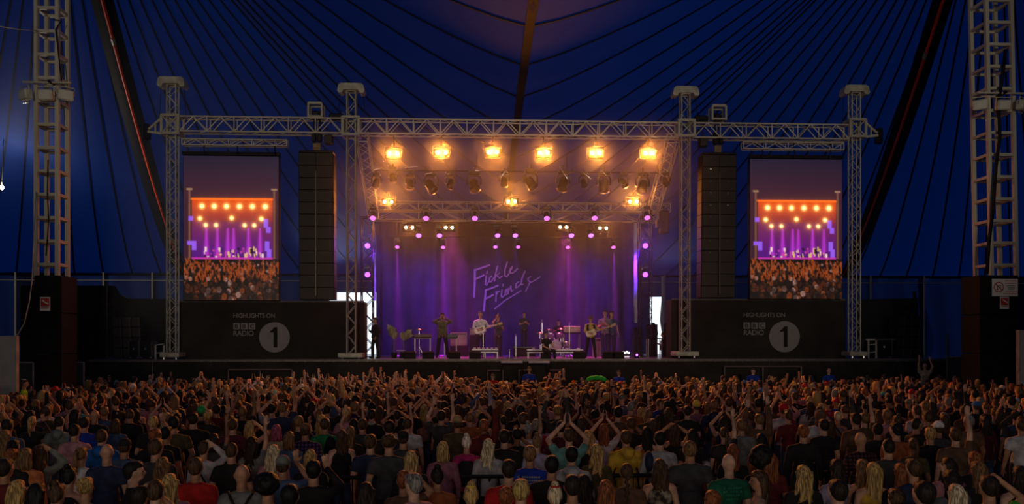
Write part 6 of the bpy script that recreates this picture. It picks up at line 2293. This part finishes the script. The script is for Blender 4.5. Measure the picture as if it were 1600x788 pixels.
# low risers with pedals
for (x0, x1, y0, Y, lab, npd) in ((737.5, 778, 545.5, 37.4, 'long pale two-rail pedal riser before the white-shirted guitarist', 6), (823.5, 911, 546, 37.8, 'long pale two-rail riser between the seated man and the bassist', 5)):
    a, b_ = at(x0, y0, Y), at(x1, y0, Y)
    rt = thing('pedal_riser', (a.x, Y, ZD), lab, 'riser')
    w, h = b_.x - a.x, a.z - ZD
    for zz in (h - .03, h - .15):
        mk('rail', Geo().box((w / 2, 0, zz), (w, .05, .05)), M_LEGW, rt)
    mk('board', Geo().box((w / 2, .3, h - .09), (w, .5, .1)), M_BPAINT, rt)
    for f in (.02, .5, .98):
        mk('leg', Geo().box((w * f, .03, (h - .15) / 2), (.06, .06, h - .15)), M_LEGW, rt)
    for i in range(npd):
        o = thing('effects_pedal', (a.x + w * (i + .6) / npd, Y + .2, ZD + h), 'small pedal, number ' + ['one', 'two', 'three', 'four', 'five', 'six'][i] + ' from the left on the ' + ('guitarist' if npd == 6 else 'centre') + ' riser', 'pedal', 'pedals on the ' + ('guitarist' if npd == 6 else 'centre') + ' riser')
        mk('box', Geo().bbox((0, 0, .03), (.12, .16, .06), .012), M_STEEL, o)
        mk('switch', Geo().cone((0, -.03, .06), (0, -.03, .09), .02, .016, 8), M_CHROME, o)
# drum kit
dx, dy = at(868, 540, 41.0).x, 41.0
ds = at(868, 546, 41.0).z
dk = thing('drum_kit', (dx, dy, ZD), 'sparkling drum kit at the rear of the stage centre', 'drum kit')
M_SHELL = mat('drum_shell', (.18, .14, .22), .25, .2, .2, 6, .7)
M_SKINH = mat('drum_head', (.55, .5, .5), .5)
M_CYM = mat('cymbal_bronze', (.6, .42, .16), .25, .9)
z0 = .25
g = Geo().lathe([(.28, -.22), (.29, -.2), (.29, .2), (.28, .22)], 20, (0, 0, z0 + .3), Matrix.Rotation(R(90), 3, 'X'))
kd = mk('kick_drum', g, M_SHELL, dk, True)
mk('drum_head', Geo().lathe([(.27, .221), (.1, .23)], 20, (0, 0, z0 + .3), Matrix.Rotation(R(90), 3, 'X')), M_SKINH, kd)
for (tx, ty, tz, tr) in ((-.22, 0, .78, .16), (.20, 0, .80, .17), (.55, .1, .35, .22), (-.6, .15, .5, .17)):
    t_ = mk('drum', Geo().lathe([(tr, 0), (tr, .25)], 16, (tx, ty, z0 + tz - .12)), M_SHELL, dk, True)
    mk('rim', Geo().lathe([(tr + .015, .22), (tr + .015, .26), (tr, .27), (tr - .01, .25)], 16, (tx, ty, z0 + tz - .12)), M_CHROME, t_)
    for a in (0, 2.1, 4.2):
        mk('drum_leg', Geo().cone((tx + math.cos(a) * tr, ty + math.sin(a) * tr, -z0 * 0), (tx + math.cos(a) * tr, ty + math.sin(a) * tr, z0 + tz - .1), .012, .012, 6), M_CHROME, dk)
for (cx_, cy_, cz_, cr) in ((-.75, .2, 1.2, .22), (.75, .2, 1.25, .25), (.3, .3, 1.4, .2), (-.3, .3, 1.35, .2)):
    s_ = mk('cymbal_stand', Geo().tube([(cx_, cy_, 0), (cx_, cy_, cz_)], .014, 6).tube([(cx_, cy_, .5), (cx_ - .25, cy_ - .1, 0)], .012, 5).tube([(cx_, cy_, .5), (cx_ + .25, cy_ - .1, 0)], .012, 5), M_CHROME, dk)
    mk('cymbal', Geo().lathe([(cr, -.015), (cr * .3, .01), (.04, .03), (0, .035)], 20, (cx_, cy_, cz_), Matrix.Rotation(R(18), 3, 'X')), M_CYM, s_, True)
# cymbal at the left and microphone stands
def mic_stand(px, py_top, Y, lab, boom=.0):
    p = at(px, py_top, Y)
    rt = thing('microphone_stand', (p.x, Y, ZD), lab, 'microphone stand')
    h = p.z - ZD
    mk('pole', Geo().tube([(0, 0, .02), (0, 0, h)], .014, 6), M_CHROME, rt)
    mk('base', Geo().lathe([(.15, 0), (.15, .02), (.03, .04)], 16), M_DARKMET, rt)
    mk('microphone', Geo().cap((0, 0, h), (boom, -.06, h + .08), .026, .02, 8), M_CHROME, rt)
    return rt
mic_stand(847, 504, 37.0, 'tall microphone stand behind the seated man')
mic_stand(889.5, 508, 38.8, 'microphone stand over the white keyboard')
mic_stand(755, 520, 38.3, 'microphone stand beside the white-shirted guitarist', .1)
mic_stand(806, 525, 39.5, 'thin microphone stand left of the drum kit')
mic_stand(796, 549, 37.0, 'very short microphone stand at the deck front, stage centre')
p = at(655, 515, 40)
rt = thing('cymbal_on_stand', (p.x, 40, ZD), 'single cymbal on a stand above the left keyboard', 'cymbal')
mk('stand', Geo().tube([(0, 0, 0), (0, 0, p.z - ZD)], .014, 6).tube([(0, 0, .5), (-.25, 0, 0)], .01, 5).tube([(0, 0, .5), (.25, 0, 0)], .01, 5), M_CHROME, rt)
mk('cymbal', Geo().lathe([(.22, -.01), (.06, .01), (0, .05)], 20, (0, 0, p.z - ZD), Matrix.Rotation(R(12), 3, 'X')), M_CYM, rt, True)
# leafy plants: each big leaf a part
M_LEAF = mat('pale_olive_leaf', (.42, .38, .20), .6, 0, .25, 8)
def leaf(rt, tip, root_, wid, tw):
    g = Geo()
    root_, tip = Vector(root_), Vector(tip)
    n_ = 7
    vs_, fs_ = [], []
    d = (tip - root_)
    sd_ = d.cross(Vector((0, 1, 0))).normalized()
    for k in range(n_ + 1):
        t = k / n_
        c = root_ + d * t + Vector((0, -.06 * math.sin(t * 3.1), .10 * math.sin(t * 3.1)))
        w = wid * math.sin(min(1, t * 1.15 + .06) * math.pi) ** .8 * (1 + .15 * (-1) ** k)
        vs_ += [c - sd_ * w, c + Vector((0, .03, 0)), c + sd_ * w, c + Vector((0, .045, 0))]
    for k in range(n_):
        o = 4 * k
        fs_ += [(o, o + 1, o + 5, o + 4), (o + 1, o + 2, o + 6, o + 5), (o, o + 4, o + 7, o + 3), (o + 3, o + 7, o + 6, o + 2)]
    g.add(vs_, fs_)
    return mk('leaf', g, M_LEAF, rt, True)
for (px, cyy, tips, lab) in ((616, 531, [(603, 504, .15), (611, 508, .19), (619, 516, .15)], 'leafy stage plant nearest the person in black'), (631, 532, [(625, 520, .13), (638, 518, .15), (646, 514, .15), (650, 525, .10)], 'leafy stage plant beside the left keyboard')):
    Y = 38.0
    p = at(px, 556, Y)
    rt = thing('potted_plant', (p.x, Y, ZD), lab, 'plant', 'leafy plants on the stage')
    crown_ = at(px, cyy, Y) - rt.location
    mk('pot', Geo().lathe([(.11, 0), (.15, .25), (.13, .26), (.12, .2)], 14), M_BPAINT, rt, True)
    mk('stem', Geo().tube([(0, 0, .2), (0, 0, crown_.z)], .025, 6), M_DARKMET, rt)
    for (x_, y_, w_) in tips:
        leaf(rt, at(x_, y_, Y) - rt.location, crown_, w_, 0)
p = at(626.5, 549, 37.4)
rt = thing('white_dish', (p.x, 37.4, ZD), 'flat white dish on a short stand before the leafy plants', 'dish')
mk('dish', Geo().lathe([(.0, -.02), (.16, 0), (.22, .05), (.15, .03), (0, .02)], 18, (0, 0, p.z - ZD)), M_WHITECL, rt, True)
mk('stand', Geo().cone((0, 0, 0), (0, 0, p.z - ZD), .08, .03, 10), M_BPAINT, rt)
# floor monitors along the deck front
for i, (px, lab) in enumerate(((669, 'wedge monitor below the left keyboard'), (710, 'wedge monitor right of the jacketed singer'), (742, 'wedge monitor below the guitarist riser'), (951, 'wedge monitor right of the bassist, with a small light'), (966, 'wedge monitor at the right of the deck front'), (640, 'wedge monitor below the leafy plants'), (905, 'wedge monitor left of the bassist feet'))):
    p = at(px, 560, 36.0)
    rt = thing('floor_monitor', (p.x, 36.1, ZD), lab, 'speaker', 'floor monitors along the deck')
    mk('body', Geo().prism([(0, 0), (.42, 0), (.42, .12), (.10, .32), (0, .30)], (-.25, -.2, 0), (0, 1, 0), (0, 0, 1), .5), M_BPAINT, rt)
    mk('grille', Geo().box((0, .06, .235), (.44, .36, .012), Matrix.Rotation(R(-32), 3, 'X')), M_GRILLE, rt)
# glowing strip of white set lights at the rear right, violet deck lamps
p = at(974, 546, 43)
rt = thing('set_light_strip', (p.x, 43, ZD), 'low row of blazing white set lights at the rear right', 'stage lamp')
mk('bar', Geo().bbox((0, .05, .06), (.75, .1, .08), .01), M_BPAINT, rt)
M_WL = glow('white_set_lamp', (1, .85, .95), 12)
for k in range(7):
    mk('lamp', Geo().ell((-.32 + .1 * k, 0, .16 + .05 * (k % 2)), (.045, .03, .05), None, ICO1), M_WL, rt)
for (px, py, lab) in ((946, 554, 'small violet deck lamp right of the bassist'), (995, 555, 'small white deck lamp by the right upstage tower')):
    p = at(px, py, 36.8)
    rt = thing('deck_lamp', (p.x, 36.8, ZD), lab, 'stage lamp')
    mk('body', Geo().bbox((0, .05, (p.z - ZD) / 2 + .045), (.2, .14, p.z - ZD + .09), .03), M_BPAINT, rt)
    mk('lens', Geo().ell((0, -.03, p.z - ZD), (.055, .03, .055), None, ICO1), M_PURP, rt)
# right wing table and cases
rt, w, h = stand_for(1013, 1034, 529, 39.0, 'pale-legged work table in the right wing', M_LEGW)
for i, (x0, x1, y0, y1, Y, lab, cat) in enumerate(((1041, 1052, 505, 556, 42, 'tall dark case behind the third tower', 'case'), (1013, 1027, 507, 528, 42, 'dark equipment block before the bright doorway', 'case'), (991, 1003, 512, 556, 43, 'dark case at the foot of the right upstage tower', 'case'))):
    a, b_ = at(x0, y1, Y), at(x1, y0, Y)
    o = thing('flight_case', ((a.x + b_.x) / 2, Y, ZD), lab, cat)
    w, h = b_.x - a.x, b_.z - ZD
    mk('body', Geo().bbox((0, .3, h / 2), (w, .6, h), .03), M_BPAINT, o)
    mk('edge_trim', Geo().box((w * .48, -.01, h / 2), (.04, .03, h)), M_DARKMET, o)
    mk('lid_line', Geo().box((0, -.005, h * .7), (w, .02, .03)), M_GREY, o)
# drape of cloth in front of the bright opening, lower left strip
print('objects', len(S.objects), 'tris', sum(len(m_.polygons) for m_ in bpy.data.meshes))
